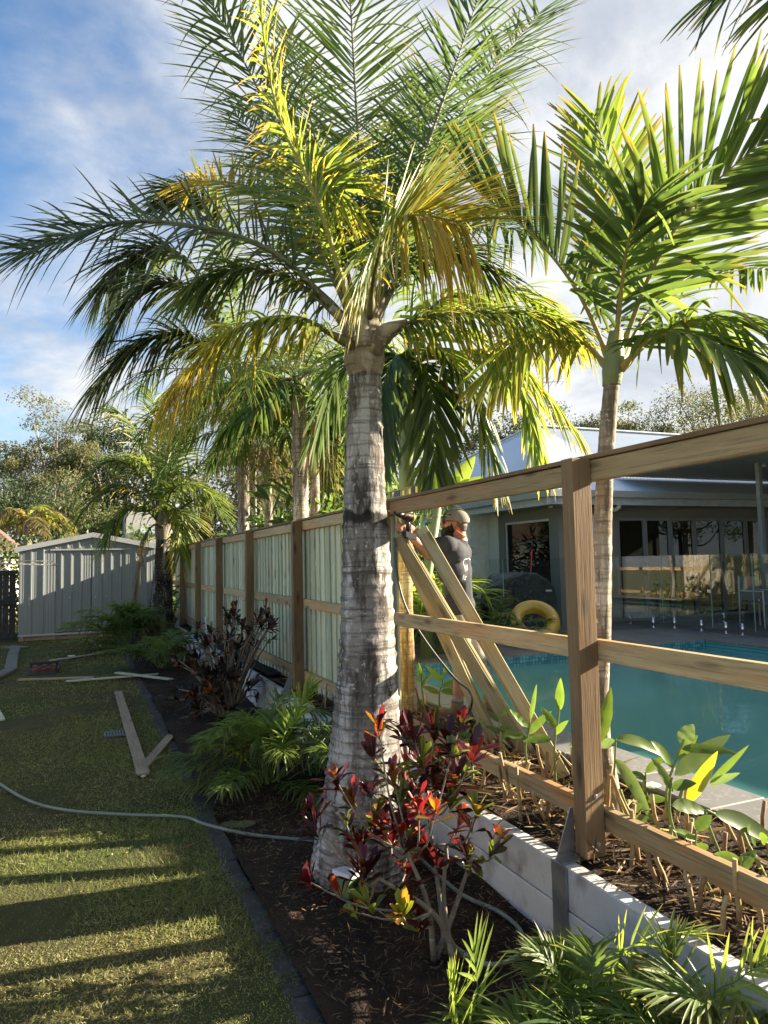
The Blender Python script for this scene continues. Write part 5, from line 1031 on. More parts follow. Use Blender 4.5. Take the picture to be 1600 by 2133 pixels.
tree('dark_tree', 'wide dark tree hidden behind the big palm trunk', at(640, 48), hz(880, 48), 6.0, [DT2, OL], 20400, 0.288, 608, .3, 50, .1, 1.0)
tree('roof_tree', 'rounded dark tree above the house ridge left of the slender palm', at(1205, 46), hz(820, 46), 2.9, [DT2, OL], 22100, 0.187, 609, .25, 46, .3, .65)
tree('roof_tree', 'small rounded tree above the ridge right of the slender palm', at(1300, 46), hz(802, 46), 2.2, [DT2, OL], 17000, 0.187, 610, .22, 40, .3, .6)
tree('roof_tree', 'broad feathery tree above the house at the right edge', at(1560, 42), hz(705, 42), 4.8, [OL2, OL, DT2], 34000, 0.173, 611, .3, 60, .3, .75)
tree('roof_tree', 'low spreading tree above the ridge near the right edge', at(1430, 44), hz(832, 44), 3.2, [OL, DT2], 20400, 0.173, 612, .25, 46, .3, .6)
tree('roof_tree', 'dark tree peeking over the roof behind the hanging palm leaves', at(1060, 50), hz(858, 50), 3.5, [DT2, DT], 17000, 0.230, 613, .25, 46, .3, .7)
# ================================================================== the man
def capsule(m, a, b, ra, rb, seg=14):
    a = Vector(a); b = Vector(b); d = b-a; L = d.length; t = d.normalized() if L > 1e-6 else Vector((0, 0, 1)); pts, rs = [], []
    for k in range(6): s_ = math.sin(math.pi/2*(k/5-1)); pts.append(a+t*ra*s_); rs.append(max(.001, ra*math.cos(math.pi/2*(k/5-1))))
    for k in range(6): s_ = math.sin(math.pi/2*k/5); pts.append(b+t*rb*s_); rs.append(max(.001, rb*math.cos(math.pi/2*k/5)))
    m.tube(pts, rs, seg)
def voxel(name, m, mat, parent, vox=.008, sm=6):
    me = m.mesh(name); o = bpy.data.objects.new('tmp', me); COL.objects.link(o)
    md = o.modifiers.new('r', 'REMESH'); md.mode = 'VOXEL'; md.voxel_size = vox; md.use_smooth_shade = True
    md2 = o.modifiers.new('s', 'SMOOTH'); md2.factor = .5; md2.iterations = sm
    dg = bpy.context.evaluated_depsgraph_get(); dg.update(); me2 = bpy.data.meshes.new_from_object(o.evaluated_get(dg)); bpy.data.objects.remove(o)
    me2.materials.clear(); me2.polygons.foreach_set('use_smooth', [True]*len(me2.polygons)); return mkobj(name, me2, mat, parent)
M_skin = layered('skin', (0.42, 0.225, 0.145), [((0.34, 0.165, 0.105), (12, 12, 12), .4, .7, 4, .6)], .55, .35, bump=None, rnd=False)
M_shirt = layered('charcoal_shirt', (0.050, 0.053, 0.062), [((0.036, 0.038, 0.045), (9, 9, 9), .4, .7, 4, .8)], .85, .2, bump=(.35, .01, 22), rnd=False)
M_short = layered('beige_shorts', (0.36, 0.33, 0.27), [((0.26, 0.235, 0.19), (9, 9, 9), .4, .7, 4, .8)], .85, .2, bump=(.3, .01, 22), rnd=False)
M_boot = layered('work_boots', (0.20, 0.145, 0.09), [((0.11, 0.08, 0.05), (14, 14, 14), .4, .7, 4, .8)], .8, .2, bump=(.3, .01, 40), rnd=False)
M_hair = layered('dark_hair', (0.018, 0.012, 0.009), [((0.05, 0.035, 0.025), (60, 60, 20), .55, .7, 3, .8)], .7, .3, bump=(.8, .01, 120), rnd=False)
M_capf = layered('grey_cap', (0.25, 0.225, 0.195), [((0.19, 0.17, 0.145), (10, 10, 10), .4, .7, 4, .8)], .85, .2, bump=(.2, .005, 80), rnd=False)
M_capd = plain('dark_cap', (0.045, 0.045, 0.05), .8); M_lens = plain('red_lens', (0.50, 0.03, 0.09), .15); M_orange = plain('orange_cord', (0.75, 0.12, 0.03), .5)
dm = 5.82; U = dm/FPX            # metres per photo pixel at the man
def H_(x, y_, dz=0.0): return P(x, y_, dm+dz)
ft = H_(975, 1493); fz = ft.z
man = thing('person', 'man in grey cap, charcoal shirt and beige shorts fixing palings with a driver', 'person', ft)
UPV = Vector((0, 0, 1)); FW = (-_r0*.93+Vector((_f.x, _f.y, 0)).normalized()*.36).normalized(); SD = UPV.cross(FW)   # facing left; SD: his left side
def loc(o, f, s, u): return o+FW*f+SD*s+UPV*u
hd = H_(947, 1089); m = MB()
Rh = Matrix((FW, SD, UPV)).transposed()
m.ell(loc(hd, -.012, 0, .012), (.098, .076, .105), Rh, 18, 12); m.ell(loc(hd, .03, 0, -.055), (.066, .058, .062), Rh, 14, 10)   # skull, jaw
capsule(m, loc(hd, .088, 0, .0), loc(hd, .108, 0, -.028), .010, .015); m.ell(loc(hd, .082, 0, -.068), (.018, .026, .011), Rh); m.ell(loc(hd, .078, 0, .028), (.02, .05, .014), Rh)
for s_ in (-1, 1): m.ell(loc(hd, -.018, s_*.078, -.008), (.020, .010, .032), Rh)
neck0 = H_(957, 1128); capsule(m, loc(hd, -.03, 0, -.06), neck0, .056, .064)
shL, shR = loc(H_(944, 1136), 0, .185, 0), loc(H_(944, 1134), 0, -.185, 0)      # left shoulder is nearer the camera
capsule(m, neck0, H_(950, 1150), .07, .09)
eL = P(893, 1157, dm-.12); hL = P(852, 1112, dm-.22); eR = P(890, 1132, dm+.03); hR = P(846, 1093, dm-.22)
for (a, e, h) in ((shL, eL, hL), (shR, eR, hR)):
    capsule(m, a, e, .052, .043); capsule(m, e, e.lerp(h, .35), .044, .044); capsule(m, e.lerp(h, .35), h, .043, .027)
capsule(m, H_(950, 1160), H_(958, 1280), .10, .10)
def hand(m, w, tgt, side, curl=.5):
    d = (tgt-w).normalized(); s_ = side.normalized(); n_ = d.cross(s_)
    capsule(m, w, w+d*.055, .027, .030); capsule(m, w+d*.03-s_*.018, w+d*.07-s_*.022, .022, .018); capsule(m, w+d*.03+s_*.018, w+d*.07+s_*.020, .022, .018)
    for k, ln in enumerate((.068, .078, .072, .056)):
        b = w+d*.075+s_*(-.030+.020*k); c = b+d*ln*.45+n_*ln*.18*curl; e = c+(d*.5+n_*.9*curl).normalized()*ln*.38; g_ = e+(d*.05+n_*1.0).normalized()*ln*.30
        capsule(m, b, c, .0095, .009, 8); capsule(m, c, e, .009, .0085, 8); capsule(m, e, g_, .0085, .0075, 8)
    t0_ = w+d*.02-s_*.03; t1_ = t0_+d*.03-s_*.022+n_*.012; capsule(m, t0_, t1_, .013, .011, 8); capsule(m, t1_, t1_+d*.026+n_*.016, .011, .009, 8)
hand(m, hR, P(843, 1082, dm-.27), SD, 1.0); hand(m, hL, P(836, 1098, dm-.30), UPV, .7)
hipL, hipR = loc(H_(962, 1300), 0, .095, 0), loc(H_(962, 1300), 0, -.095, 0)
kL, aL = P(957, 1392, dm-.10), P(953, 1462, dm-.08); kR, aR = P(1000, 1388, dm+.06), P(1020, 1452, dm+.08)
for (h, k_, a_) in ((hipL, kL, aL), (hipR, kR, aR)):
    capsule(m, h, k_, .088, .060); capsule(m, k_, k_.lerp(a_, .35)-FW*.014, .056, .060); capsule(m, k_.lerp(a_, .35)-FW*.012, a_, .058, .040); capsule(m, a_, a_+UPV*-.08, .042, .045)
body = voxel('body', m, M_skin, man, .0065, 3)
m = MB()   # shirt
capsule(m, H_(950, 1158), H_(957, 1275), .118, .118); capsule(m, loc(H_(948, 1152), .0, .10, 0), loc(H_(948, 1152), 0, -.10, 0), .115, .115); capsule(m, loc(H_(950, 1190), .01, .08, 0), loc(H_(950, 1190), .01, -.08, 0), .125, .125); capsule(m, loc(H_(958, 1262), .01, .075, 0), loc(H_(958, 1262), .01, -.075, 0), .12, .12); capsule(m, loc(H_(961, 1298), .0, .08, 0), loc(H_(961, 1298), 0, -.08, 0), .112, .112)
capsule(m, shL, shL.lerp(eL, .62), .078, .064); capsule(m, shR, shR.lerp(eR, .62), .078, .064); capsule(m, shL, H_(948, 1140), .07, .085); capsule(m, shR, H_(948, 1140), .07, .085); capsule(m, neck0+UPV*-.012, H_(950, 1150), .072, .1)
sh_ = voxel('shirt', m, M_shirt, man, .009, 4)
m = MB(); capsule(m, hipL+UPV*.03, hipR+UPV*.03, .108, .108)
for (h, k_) in ((hipL, kL), (hipR, kR)): capsule(m, h, h.lerp(k_, .78), .104, .088)
voxel('shorts', m, M_short, man, .009, 3)
for a_ in (aL, aR):
    m = MB(); b_ = a_.copy(); b_.z = fz+.045; capsule(m, a_+UPV*-.02, b_+UPV*.02, .052, .056); capsule(m, b_+FW*-.03, b_+FW*.15-UPV*.005, .046, .042); m.box(b_+FW*.05-UPV*.036, (.27, .092, .022), Rh); voxel('boot', m, M_boot, man, .008, 3)
    m = MB(); m.tube([a_+UPV*.0, a_+UPV*.05], [.053, .047], 14); m.obj('sock', plain('grey_sock', (.30, .28, .25), .9), man)
m = MB()   # beard and back hair
m.ell(loc(hd, .050, 0, -.084), (.070, .066, .066), Rh, 16, 10); capsule(m, loc(hd, .03, .07, -.045), loc(hd, .06, .052, -.075), .020, .022); capsule(m, loc(hd, .03, -.07, -.045), loc(hd, .06, -.052, -.075), .020, .022); m.ell(loc(hd, .02, 0, -.052), (.062, .074, .042), Rh); capsule(m, loc(hd, .06, 0, -.10), loc(hd, .078, 0, -.135), .040, .022); capsule(m, loc(hd, .086, .03, -.052), loc(hd, .086, -.03, -.052), .012, .012); capsule(m, loc(hd, .0, .074, -.01), loc(hd, .0, .072, -.05), .012, .014); capsule(m, loc(hd, .0, -.074, -.01), loc(hd, .0, -.072, -.05), .012, .014)
bd = voxel('beard', m, M_hair, man, .007, 2)
m = MB(); m.ell(loc(hd, -.062, 0, -.024), (.045, .064, .040), Rh, 14, 10); m.ell(loc(hd, -.058, 0, -.052), (.042, .050, .034), Rh, 14, 10); capsule(m, loc(hd, -.045, .066, .0), loc(hd, -.05, .062, -.03), .012, .012); voxel('hair', m, layered('grey_hair', (.12, .088, .066), [((.20, .16, .13), (60, 60, 25), .5, .7, 3, .8)], .7, .3, bump=None, rnd=False), man, .008, 2)
ct = Rh @ Matrix.Rotation(rad(12), 3, 'Y'); cpc = loc(hd, -.014, 0, .024)
m = MB(); m.ell(cpc, (.113, .092, .098), Rh @ Matrix.Rotation(rad(-8), 3, 'Y'), 20, 9, -.12, .9999); cp = m.obj('cap', M_capf, man)
m = MB(); m.ell(loc(cpc, .004, 0, .001), (.1135, .0925, .0985), Rh @ Matrix.Rotation(rad(-8), 3, 'Y') @ Matrix.Rotation(0, 3, 'Z'), 20, 9, -.12, .9999)
v_ = [i for i, q in enumerate(m.v) if (Vector(q)-cpc).dot(FW) > .052]; keep = set(v_); m.f = [f for f in m.f if all(i in keep for i in f)]; m.sm = [True]*len(m.f); m.obj('cap_front', M_capd, cp)
m = MB(); vs = []; nb = 12
for i in range(nb+1):
    a = math.pi*(i/nb-.5); vs += [loc(cpc, .088*math.cos(a*.72)+.004, .082*math.sin(a*.8), .006), loc(cpc, .088*math.cos(a*.72)+.112*math.cos(a)**.7 if abs(a) < 1.56 else .05, .080*math.sin(a*.82), .022+.016*math.cos(a)-.012*abs(math.sin(a)))]
m.add(vs+[v+UPV*.011 for v in vs], [(2*i, 2*i+1, 2*i+3, 2*i+2) for i in range(nb)]+[(2*i+2*nb+2, 2*i+2*nb+4, 2*i+2*nb+5, 2*i+2*nb+3) for i in range(nb)], True); m.obj('brim', M_capf, cp)
m = MB(); m.box(loc(cpc, .045, .0885, .030), (.05, .006, .018), ct); m.obj('cap_badge', M_capd, cp)
m = MB()
for k in range(6): m.box(loc(cpc, .063-.0072*k, .092, .0325-.0016*k), (.0038, .003, .007), ct)
m.obj('badge_lettering', M_white, cp)
m = MB()
for s_ in (-1, 1): m.ell(loc(hd, .086, s_*.034, .012), (.010, .034, .024), Rh, 12, 8)
gl_ = m.obj('sunglasses', M_lens, man); m = MB()
for s_ in (-1, 1): m.tube([loc(hd, .082, s_*.062, .02), loc(hd, .03, s_*.082, .016), loc(hd, -.025, s_*.084, .008)], .004, 6)
m.obj('temple_arm', M_blk, gl_)
m = MB(); m.tube(curve([loc(hd, -.012, .086, -.015), loc(hd, -.02, .083, -.05), loc(hd, -.05, .07, -.08), loc(hd, -.085, .04, -.11), loc(hd, -.095, .0, -.115)], 12), .0045, 6); m.ell(loc(hd, -.010, .088, -.012), (.009, .008, .010), Rh); m.obj('ear_plug_cord', M_orange, man)
# print on the back of the shirt: an outlined badge over a word
bk = H_(972, 1185); Bn = (-FW*.82+SD*.56).normalized()
tt = Bn.cross(UPV).normalized()
def onback(x, y_):
    """cast onto the shirt from behind"""
    o = H_(956, 1185)+tt*x+UPV*y_+Bn*.5; return o
M_print = plain('white_print', (.62, .62, .62), .8)
inv = W[sh_.name].inverted(); smesh = sh_.data
from mathutils.bvhtree import BVHTree
bvh = BVHTree.FromPolygons([W[sh_.name] @ v.co for v in smesh.vertices], [tuple(p.vertices) for p in smesh.polygons])
def hit(x, y_):
    h, n_, i, dd_ = bvh.ray_cast(onback(x, y_), -Bn); return (h+n_*.0015) if h else None
m = MB()
def stroke(pts, w_=.0055):
    pts = [(-x, y_) for x, y_ in pts]
    for a, b in zip(pts[:-1], pts[1:]):
        n2 = 3
        for k in range(n2):
            p0 = hit(a[0]+(b[0]-a[0])*k/n2, a[1]+(b[1]-a[1])*k/n2); p1 = hit(a[0]+(b[0]-a[0])*(k+1)/n2, a[1]+(b[1]-a[1])*(k+1)/n2)
            if p0 and p1 and (p0-p1).length > 1e-5: m.bar(p0, p1, w_, .0012, Bn)
stroke([(-.055, -.02), (-.055, .05), (-.04, .075), (.02, .085), (.05, .07)]); stroke([(-.03, -.02), (-.03, .03), (-.005, -.01), (-.005, .04)])
xo = -.075
for g_ in ([(0, 0), (0, .04), (.018, 0), (.018, .04)], [(.022, 0), (0, 0), (0, .026), (.02, .026), (.02, .014), (0, .014)]):
    stroke([(xo+x*.9, -.085+y_) for x, y_ in g_], .005); xo += .030
m.obj('back_print', M_print, man)
# cordless driver in his hand
dr = thing('cordless_driver', 'black cordless impact driver in the man\'s hand at the top of the palings', 'power tool', P(845, 1082, dm-.30))
q0 = P(858, 1079, dm-.28); q1 = P(822, 1068, dm-.36); dd = (q1-q0).normalized(); dn = -UPV
m = MB(); capsule(m, q0, q0.lerp(q1, .45), .036, .033); m.tube([q0.lerp(q1, .45), q0.lerp(q1, .85), q1], [.03, .022, .012], 12); m.obj('motor_body', M_blk, dr)
MB().tube([q0-dd*.012, q0+dd*.004], [.034, .038], 14).obj('yellow_ring', plain('driver_yellow', (.45, .38, .03), .4), dr)
h0 = q0.lerp(q1, .3); MB().tube([h0, h0+dn*.06-dd*.01, h0+dn*.12-dd*.015], [.023, .019, .021], 10).obj('handle', M_blk, dr)
MB().box(h0+dn*.145-dd*.02, (.10, .065, .045), Matrix((dd, dd.cross(UPV).normalized(), UPV)).transposed()).obj('battery', M_blk, dr)
MB().tube([q1, q1+dd*.06], .004, 6).obj('bit', M_chrome, dr)

# ================================================================== pool ring, barbecue, chair, pole
s = NT('gold_vinyl'); s.fin((0.62, 0.40, 0.04), .18, .6); s.p.inputs['Transmission Weight'].default_value = .35
rgc = PY(1113, 1284, 9.3); rg = thing('pool_ring', 'golden inflatable swim ring leaning on the pool deck', 'swim ring', (rgc.x, rgc.y, .456))
m = MB(); Rm, rm = .285, .108; nu, nv = 40, 16; vs = []; RR = Matrix.Rotation(rad(-28), 3, 'Z') @ Matrix.Rotation(rad(48), 3, 'X')
lowz = -(Rm*math.sin(rad(48))+rm); cz_ = .456-lowz
for i in range(nu):
    a = 2*math.pi*i/nu; rp_ = rm*(1+.012*math.sin(a*20))
    for j in range(nv):
        b = 2*math.pi*j/nv; vs.append(Vector((rgc.x, rgc.y, cz_))+RR @ Vector(((Rm+rp_*math.cos(b))*math.cos(a), (Rm+rp_*math.cos(b))*math.sin(a), rm*math.sin(b))))
m.add(vs, [(i*nv+j, ((i+1) % nu)*nv+j, ((i+1) % nu)*nv+(j+1) % nv, i*nv+(j+1) % nv) for i in range(nu) for j in range(nv)], True); m.obj('tube', s.m, rg)
m = MB(); q = Vector((rgc.x, rgc.y, cz_)); m.tube([q+RR @ Vector((Rm, 0, rm)), q+RR @ Vector((Rm, 0, rm+.02))], .012, 8); m.obj('valve', M_white, rg)
bb0 = PY(1082, 1300, 10.6); bq = thing('covered_barbecue', 'barbecue under a black cover beside the house window', 'barbecue', (bb0.x, bb0.y, .456))
M_cov = layered('black_cover', (.020, .021, .023), [((.035, .036, .04), (6, 6, 6), .45, .7, 4, .8)], .45, .5, bump=(.8, .05, 9))
m = MB()
prof_ = [(-.62, 0), (-.60, .55), (-.56, .80), (-.40, .98), (-.1, 1.06), (.2, 1.04), (.42, .92), (.56, .78), (.60, .5), (.62, 0)]
m.prism([(bb0.x+x, bb0.y-.32, .46+z_) for x, z_ in prof_], (0, .64, 0)); m2 = m.obj('cover', M_cov, bq); bv = m2.modifiers.new('b', 'BEVEL'); bv.width = .05; bv.segments = 3
MB().bb(bb0.x-.30, bb0.x-.28, bb0.y-.335, bb0.y-.322, .5, 1.3).obj('cover_seam', M_blk, bq); MB().bb(bb0.x+.35, bb0.x+.47, bb0.y-.328, bb0.y-.321, 1.17, 1.2).obj('cover_tag', M_white, bq)
pa, pb = PY(1103, 1215, 10.98), PY(1108, 1145, 10.98); ro = thing('red_pole', 'thin red pole standing before the house window', 'pole', (pa.x, pa.y, .456))
MB().tube([(pa.x-.06, pa.y, .46), pb], .011, 6).obj('shaft', plain('red_paint', (.6, .04, .03), .5), ro); MB().tube([pb, pb+Vector((.01, 0, .12))], .015, 6).obj('grip', M_blk, ro)
ch0 = PY(1590, 1325, 9.0); chx, chy = ch0.x, ch0.y; chn = thing('patio_chair', 'white framed patio chair at the right edge behind the glass', 'chair', (chx, chy, .456))
M_chw = plain('chair_metal', (.62, .63, .64), .4); M_sling = plain('chair_sling', (.25, .25, .24), .8)
for (dx_, dy_, h_) in ((-.25, -.25, .64), (.25, -.25, .64), (-.25, .25, .9), (.25, .25, .9)): MB().tube([(chx+dx_, chy+dy_, .456), (chx+dx_*.95, chy+dy_*.95, .456+h_)], .014, 8).obj('leg', M_chw, chn)
MB().bb(chx-.24, chx+.24, chy-.24, chy+.24, .87, .89).obj('seat', M_sling, chn); MB().bb(chx-.23, chx+.23, chy+.21, chy+.23, .92, 1.34).obj('backrest', M_sling, chn)
for s_ in (-1, 1): MB().bb(chx+s_*.25-.015, chx+s_*.25+.015, chy-.26, chy+.24, 1.085, 1.105).obj('armrest', M_chw, chn)

# ================================================================== hose
def hose():
    pts = [(-60, 1590), (-8, 1628), (60, 1668), (140, 1688), (260, 1697), (380, 1702), (430, 1718), (520, 1738), (640, 1750)]
    w_ = [PZ(x, y_, .022) for x, y_ in pts]+[Vector((1.56, 4.24, .03)), Vector((1.80, 4.02, .03))]+[PZ(x, y_, .04) for x, y_ in ((920, 1830), (970, 1868), (1040, 1900), (1085, 1940), (1085, 1985), (1020, 2010), (950, 1975), (925, 1945))]
    c = curve(w_, 150); t = thing('garden_hose', 'grey-green garden hose snaking over the lawn and into the bed', 'hose', c[60])
    MB().tube(c, .0105, 9).obj('tube', layered('hose_rubber', (.17, .20, .17), [((.11, .13, .12), (5, 5, 5), .4, .7, 4, .8)], .5, .4, bump=None, rnd=False), t)
    for a in (.9, 3.4): MB().tube(c+np.array((.0085*math.cos(a)*.6, .0085*math.cos(a)*.6, .0085*math.sin(abs(a)))), .0035, 5).obj('stripe', plain('hose_stripe_%d' % int(a), (.34, .30, .10) if a < 2 else (.10, .16, .20), .5), t)
hose()
# power lead hanging from the driver side down past the palings
lc = curve([P(822, 1120, 5.5), P(828, 1200, 5.5), P(848, 1270, 5.45), P(890, 1340, 5.4), P(945, 1410, 5.35), P(978, 1440, 5.3), P(982, 1470, 5.25), PZ(968, 1500, .39)], 50)
ld = thing('air_line', 'thin dark hose hanging behind the rails beside the leaning palings', 'hose', lc[-1]); MB().tube(lc, .009, 7).obj('tube', plain('dark_rubber', (.05, .055, .05), .4), ld)

# ================================================================== offcuts on the lawn
OFF = [((246, 1441), (299, 1612), .10, .022, M_scrap, 'long weathered board lying across the lawn towards the camera', .03), ((357, 1533), (291, 1608), .085, .035, M_scrap, 'short board lying under the end of the long lawn board', .02),
 ((38, 1416), (195, 1411), .09, .025, M_scrap, 'brown batten lying across the lawn before the brick pit', .02), ((138, 1419), (330, 1404), .08, .02, M_mint, 'pale batten lying across the lawn crossing the brown one', .04), ((243, 1401), (356, 1415), .095, .018, M_mint, 'pale green paling lying over the lawn edge', .075),
 ((104, 1376), (214, 1360), .07, .018, M_mint, 'thin pale batten lying on the grass before the shed', .02), ((188, 1333), (208, 1347), .09, .03, M_rail, 'short orange-brown offcut by the shed step', .02), ((-14, 1470), (2, 1500), .09, .02, M_mint, 'pale board end at the left edge of the lawn', .02), ((10, 1421), (-40, 1425), .06, .02, M_dkw, 'dark stick lying on the grass at the far left', .02)]
for a, b, w_, t_, mt, lab, zz_ in OFF:
    p0 = PZ(*a, zz_); p1 = PZ(*b, zz_); tag(beam('timber_offcut', p0, p1, w_, t_, mt, None, bev=.002), lab, 'timber', 'offcuts on the lawn')
p0 = PZ(297, 1618, .012); tag(beam('white_tag', p0, p0+Vector((.03, .05, 0)), .03, .012, M_white, None, bev=.002), 'small white plastic scrap beside the end of the long board', 'scrap')
p0 = PZ(142, 1367, .04); tag(beam('white_scrap', p0, p0+Vector((.12, .02, 0)), .06, .03, M_white, None, bev=.008), 'white plastic scrap on the thin batten before the shed', 'scrap')
# drain grate
ga, gb = PZ(219, 1531, .012), PZ(262, 1527, .012); gt = thing('drain_grate', 'small dark drain grate set in the lawn', 'grate', ga)
M_grt = plain('grate_steel', (.10, .13, .15), .5); gd = (gb-ga); n_ = 7
for k in range(n_+1): q = ga.lerp(gb, k/n_); MB().bb(q.x-.008, q.x+.008, q.y-.1, q.y+.1, .008, .022).obj('bar', M_grt, gt)
for s_ in (-.1, .1): MB().bar(ga+Vector((0, s_, .004)), gb+Vector((0, s_, .004)), .02, .016).obj('edge_bar', M_grt, gt)
# brick pit with dark opening
ba, bb_ = PZ(58, 1405, .02), PZ(118, 1403, .02); pt = thing('brick_pit', 'open dark pit lined with red bricks in the lawn near the shed', 'pit', ba)
M_brk = layered('red_brick', (.15, .06, .045), [((.08, .04, .035), (9, 9, 9), .4, .7, 5, .8)], .9, .2, bump=(.5, .006, 40), vary=.2); Lx = bb_.x-ba.x
MB().bb(ba.x, bb_.x, ba.y, ba.y+1.0, .004, .008).obj('pit_shade', M_dark, pt)  # flat near-black sheet, painting the shade inside the pit opening
for k in range(5):
    for r_ in range(2): MB().bb(ba.x+Lx*(.08+k*.17), ba.x+Lx*(.08+k*.17)+Lx*.16, ba.y+.25+r_*.3, ba.y+.5+r_*.3, .008, .055+.02*((k+r_) % 2)).obj('brick', M_brk, pt)
beam('frame_board', (ba.x-.03, ba.y+1.02, .05), (bb_.x+.03, ba.y+1.02, .05), .08, .03, M_dkw, pt, up=(0, 1, 0)); beam('frame_board', (bb_.x+.02, ba.y, .05), (bb_.x+.02, ba.y+1.0, .05), .08, .03, M_dkw, pt, up=(1, 0, 0))
# white battery pack box beside the croton
q = PZ(735, 1858, .03); bxm = thing('plastic_case', 'white and green plastic case on the soil behind the croton', 'case', q)
Rb = Matrix.Rotation(rad(25), 3, 'Z'); MB().box(q+Vector((0, 0, .05)), (.17, .11, .09), Rb).obj('case_body', plain('case_green', (.10, .16, .07), .5), bxm); MB().box(q+Vector((0, 0, .105)), (.18, .12, .025), Rb @ Matrix.Rotation(rad(8), 3, 'Y')).obj('lid', plain('case_white', (.70, .72, .74), .4), bxm)
MB().box(q+Rb @ Vector((-.02, -.062, .07)), (.07, .004, .03), Rb).obj('dark_label', M_blk, bxm)
# conduit stubs by the far wall
q = PX(434, 1295, 2.15); MB
cs_ = curve([(2.13, q.y, .45), (2.12, q.y, .72), (2.10, q.y-.05, .80), (2.09, q.y-.12, .74)], 14); cd = thing('conduit_bend', 'white conduit bend sticking up against the fence behind the dark croton', 'pipe', (2.13, q.y, .4)); MB().tube(cs_, .022, 8).obj('pipe', M_white, cd)

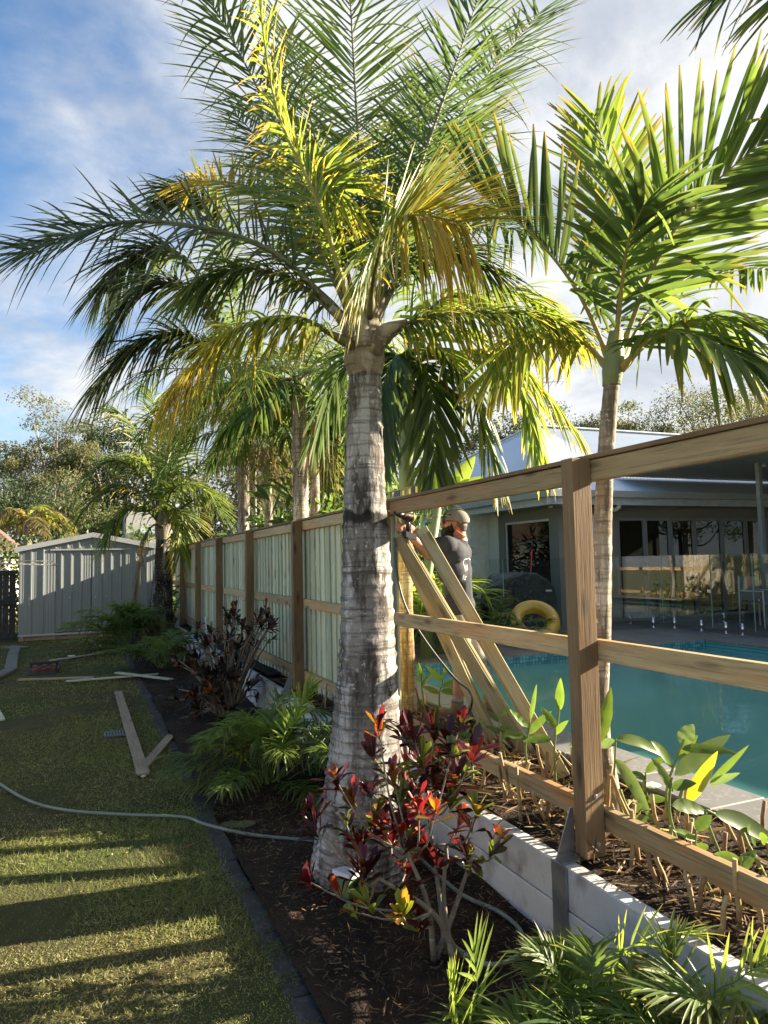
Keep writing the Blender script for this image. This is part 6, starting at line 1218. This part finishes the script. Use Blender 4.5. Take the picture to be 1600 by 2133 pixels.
# ================================================================== grass, mulch and litter
def hgt(o):
    n = len(o.data.vertices); a = np.empty(n*3, np.float32); o.data.vertices.foreach_get('co', a); return a
def lawngrass():
    r = np.random.default_rng(77); parts = []
    for (y0_, y1_, n, L, Wd) in ((1.0, 3.0, 64000, .034, .0030), (3.0, 5.4, 68000, .036, .0038), (5.4, 9.0, 58000, .036, .0055), (9.0, 19.3, 46000, .04, .010)):
        y_ = r.uniform(y0_, y1_, n); xl = np.maximum(-.25*y_-.7, -5); x = xl+(0.80-xl)*r.random(n)
        pn = np.sin(x*2.1+1.3*np.sin(y_*1.7))+np.sin(y_*2.6+x*1.1+2)+.6*np.sin(x*6.2+y_*4.4)
        keep = (r.random(n) < np.clip(.78+.22*pn, .3, 1)) & ~((x < -1.7) & (y_ > 12.5)); x, y_, pn = x[keep], y_[keep], pn[keep]; k = len(x)
        d = r.normal(0, .75, (k, 3)); d[:, 2] = r.uniform(.35, 1.3, k); nv = r.normal(0, 1, (k, 3)); t = np.clip(r.normal(.24, .25, k)-.10*pn, 0, 1)[:, None]
        c = (np.array((.19, .225, .07))*(1-t)+np.array((.48, .41, .22))*t)*r.uniform(.6, 1.2, (k, 1))
        parts.append(blades(np.stack([x, y_, np.full(k, -.004)], 1), d, nv, L*r.uniform(.5, 1.25, k)*np.clip(1+.35*np.sin(x*3.7+y_*2.1)*np.sin(y_*4.3-x*1.9)+.25*pn, .5, 1.9), Wd, r.uniform(0, .7, k), 2, 'grass', c, c*1.15, .5, flat=True))
    # tufts spilling over the edging and into the bed
    n = 2600; ct = r.uniform((.75, 1.2), (1.35, 7), (46, 2)); ct[:28, 0] = r.uniform(.72, .92, 28); i = r.integers(46, size=n); xy = ct[i]+r.normal(0, .045, (n, 2)); d = r.normal(0, .8, (n, 3)); d[:, 2] = r.uniform(.3, 1, n); c = np.array((.10, .13, .04))*r.uniform(.6, 1.3, (n, 1))
    parts.append(blades(np.concatenate([xy, np.full((n, 1), .02)], 1), d, r.normal(0, 1, (n, 3)), .055*r.uniform(.5, 1.2, n), .0035, .5, 3, 'grass', c, c*1.2, .5, flat=True))
    n = 260; p = np.stack([r.uniform(-1.9, .8, n), r.uniform(1.4, 9, n), np.full(n, .02)], 1); d = r.normal(0, 1, (n, 3)); d[:, 2] = r.normal(0, .15, n); c = np.array(((.30, .20, .10), (.20, .12, .06), (.38, .30, .18)))[r.integers(3, size=n)]
    parts.append(blades(p, d, np.array((0, 0, 1.0))+r.normal(0, .3, (n, 3)), r.uniform(.03, .09, n), r.uniform(.006, .02, n), .1, 2, 'leaf', c, flat=True))
    o = bladeobj('lawn_grass', parts, M_grass, None); tag(o, 'short patchy green and straw coloured lawn grass', 'grass', kind='stuff')
lawngrass()
def litter():
    r = np.random.default_rng(78)
    def strips(x0_, x1_, y0_, y1_, z_, n, L, Wd, pal, up=.25):
        p = np.stack([r.uniform(x0_, x1_, n), r.uniform(y0_, y1_, n), z_+r.uniform(0, .025, n)], 1); d = r.normal(0, 1, (n, 3)); d[:, 2] = np.abs(r.normal(0, up, n))
        c = np.array(pal)[r.integers(len(pal), size=n)]*r.uniform(.6, 1.2, (n, 1)); return blades(p, d, np.array((0, 0, 1.0))+r.normal(0, .5, (n, 3)), L*r.uniform(.3, 1.2, n), Wd*r.uniform(.5, 1.3, n), r.uniform(-.1, .2, n), 2, 'strap', c, c*1.1, .5, .3, r.uniform(-.1, .2, n))
    a = bladeobj('bark_litter', [strips(.9, 1.98, .8, 6, .03, 6500, .05, .007, [(.16, .10, .06), (.07, .045, .03), (.26, .17, .10), (.10, .07, .05)]), strips(.9, 1.98, 6, 17, .03, 2600, .09, .012, [(.07, .045, .03), (.04, .026, .018), (.12, .08, .05)])], M_folm)
    tag(a, 'bark chips and dry scraps covering the garden bed', 'mulch', kind='stuff')
    b = bladeobj('planter_mulch', [strips(2.09, 2.96, 1.2, 8.4, .385, 4200, .12, .012, [(.22, .15, .09), (.13, .08, .05), (.30, .23, .15), (.07, .045, .03), (.18, .10, .06)]), strips(2.09, 2.96, 1.2, 5, .39, 240, .32, .022, [(.45, .33, .18), (.34, .20, .10), (.50, .42, .30)], .12)], M_folm)
    tag(b, 'dry shredded ginger leaves mulching the planter behind the wall', 'mulch', kind='stuff')
    c_ = bladeobj('bed_chips', [strips(-4.6, -1.75, 12.7, 17.2, .03, 1600, .14, .03, [(.16, .10, .07), (.26, .19, .14), (.07, .05, .04)])], M_folm); tag(c_, 'loose bark chips on the mulch bed left of the shed', 'mulch', kind='stuff')
litter()
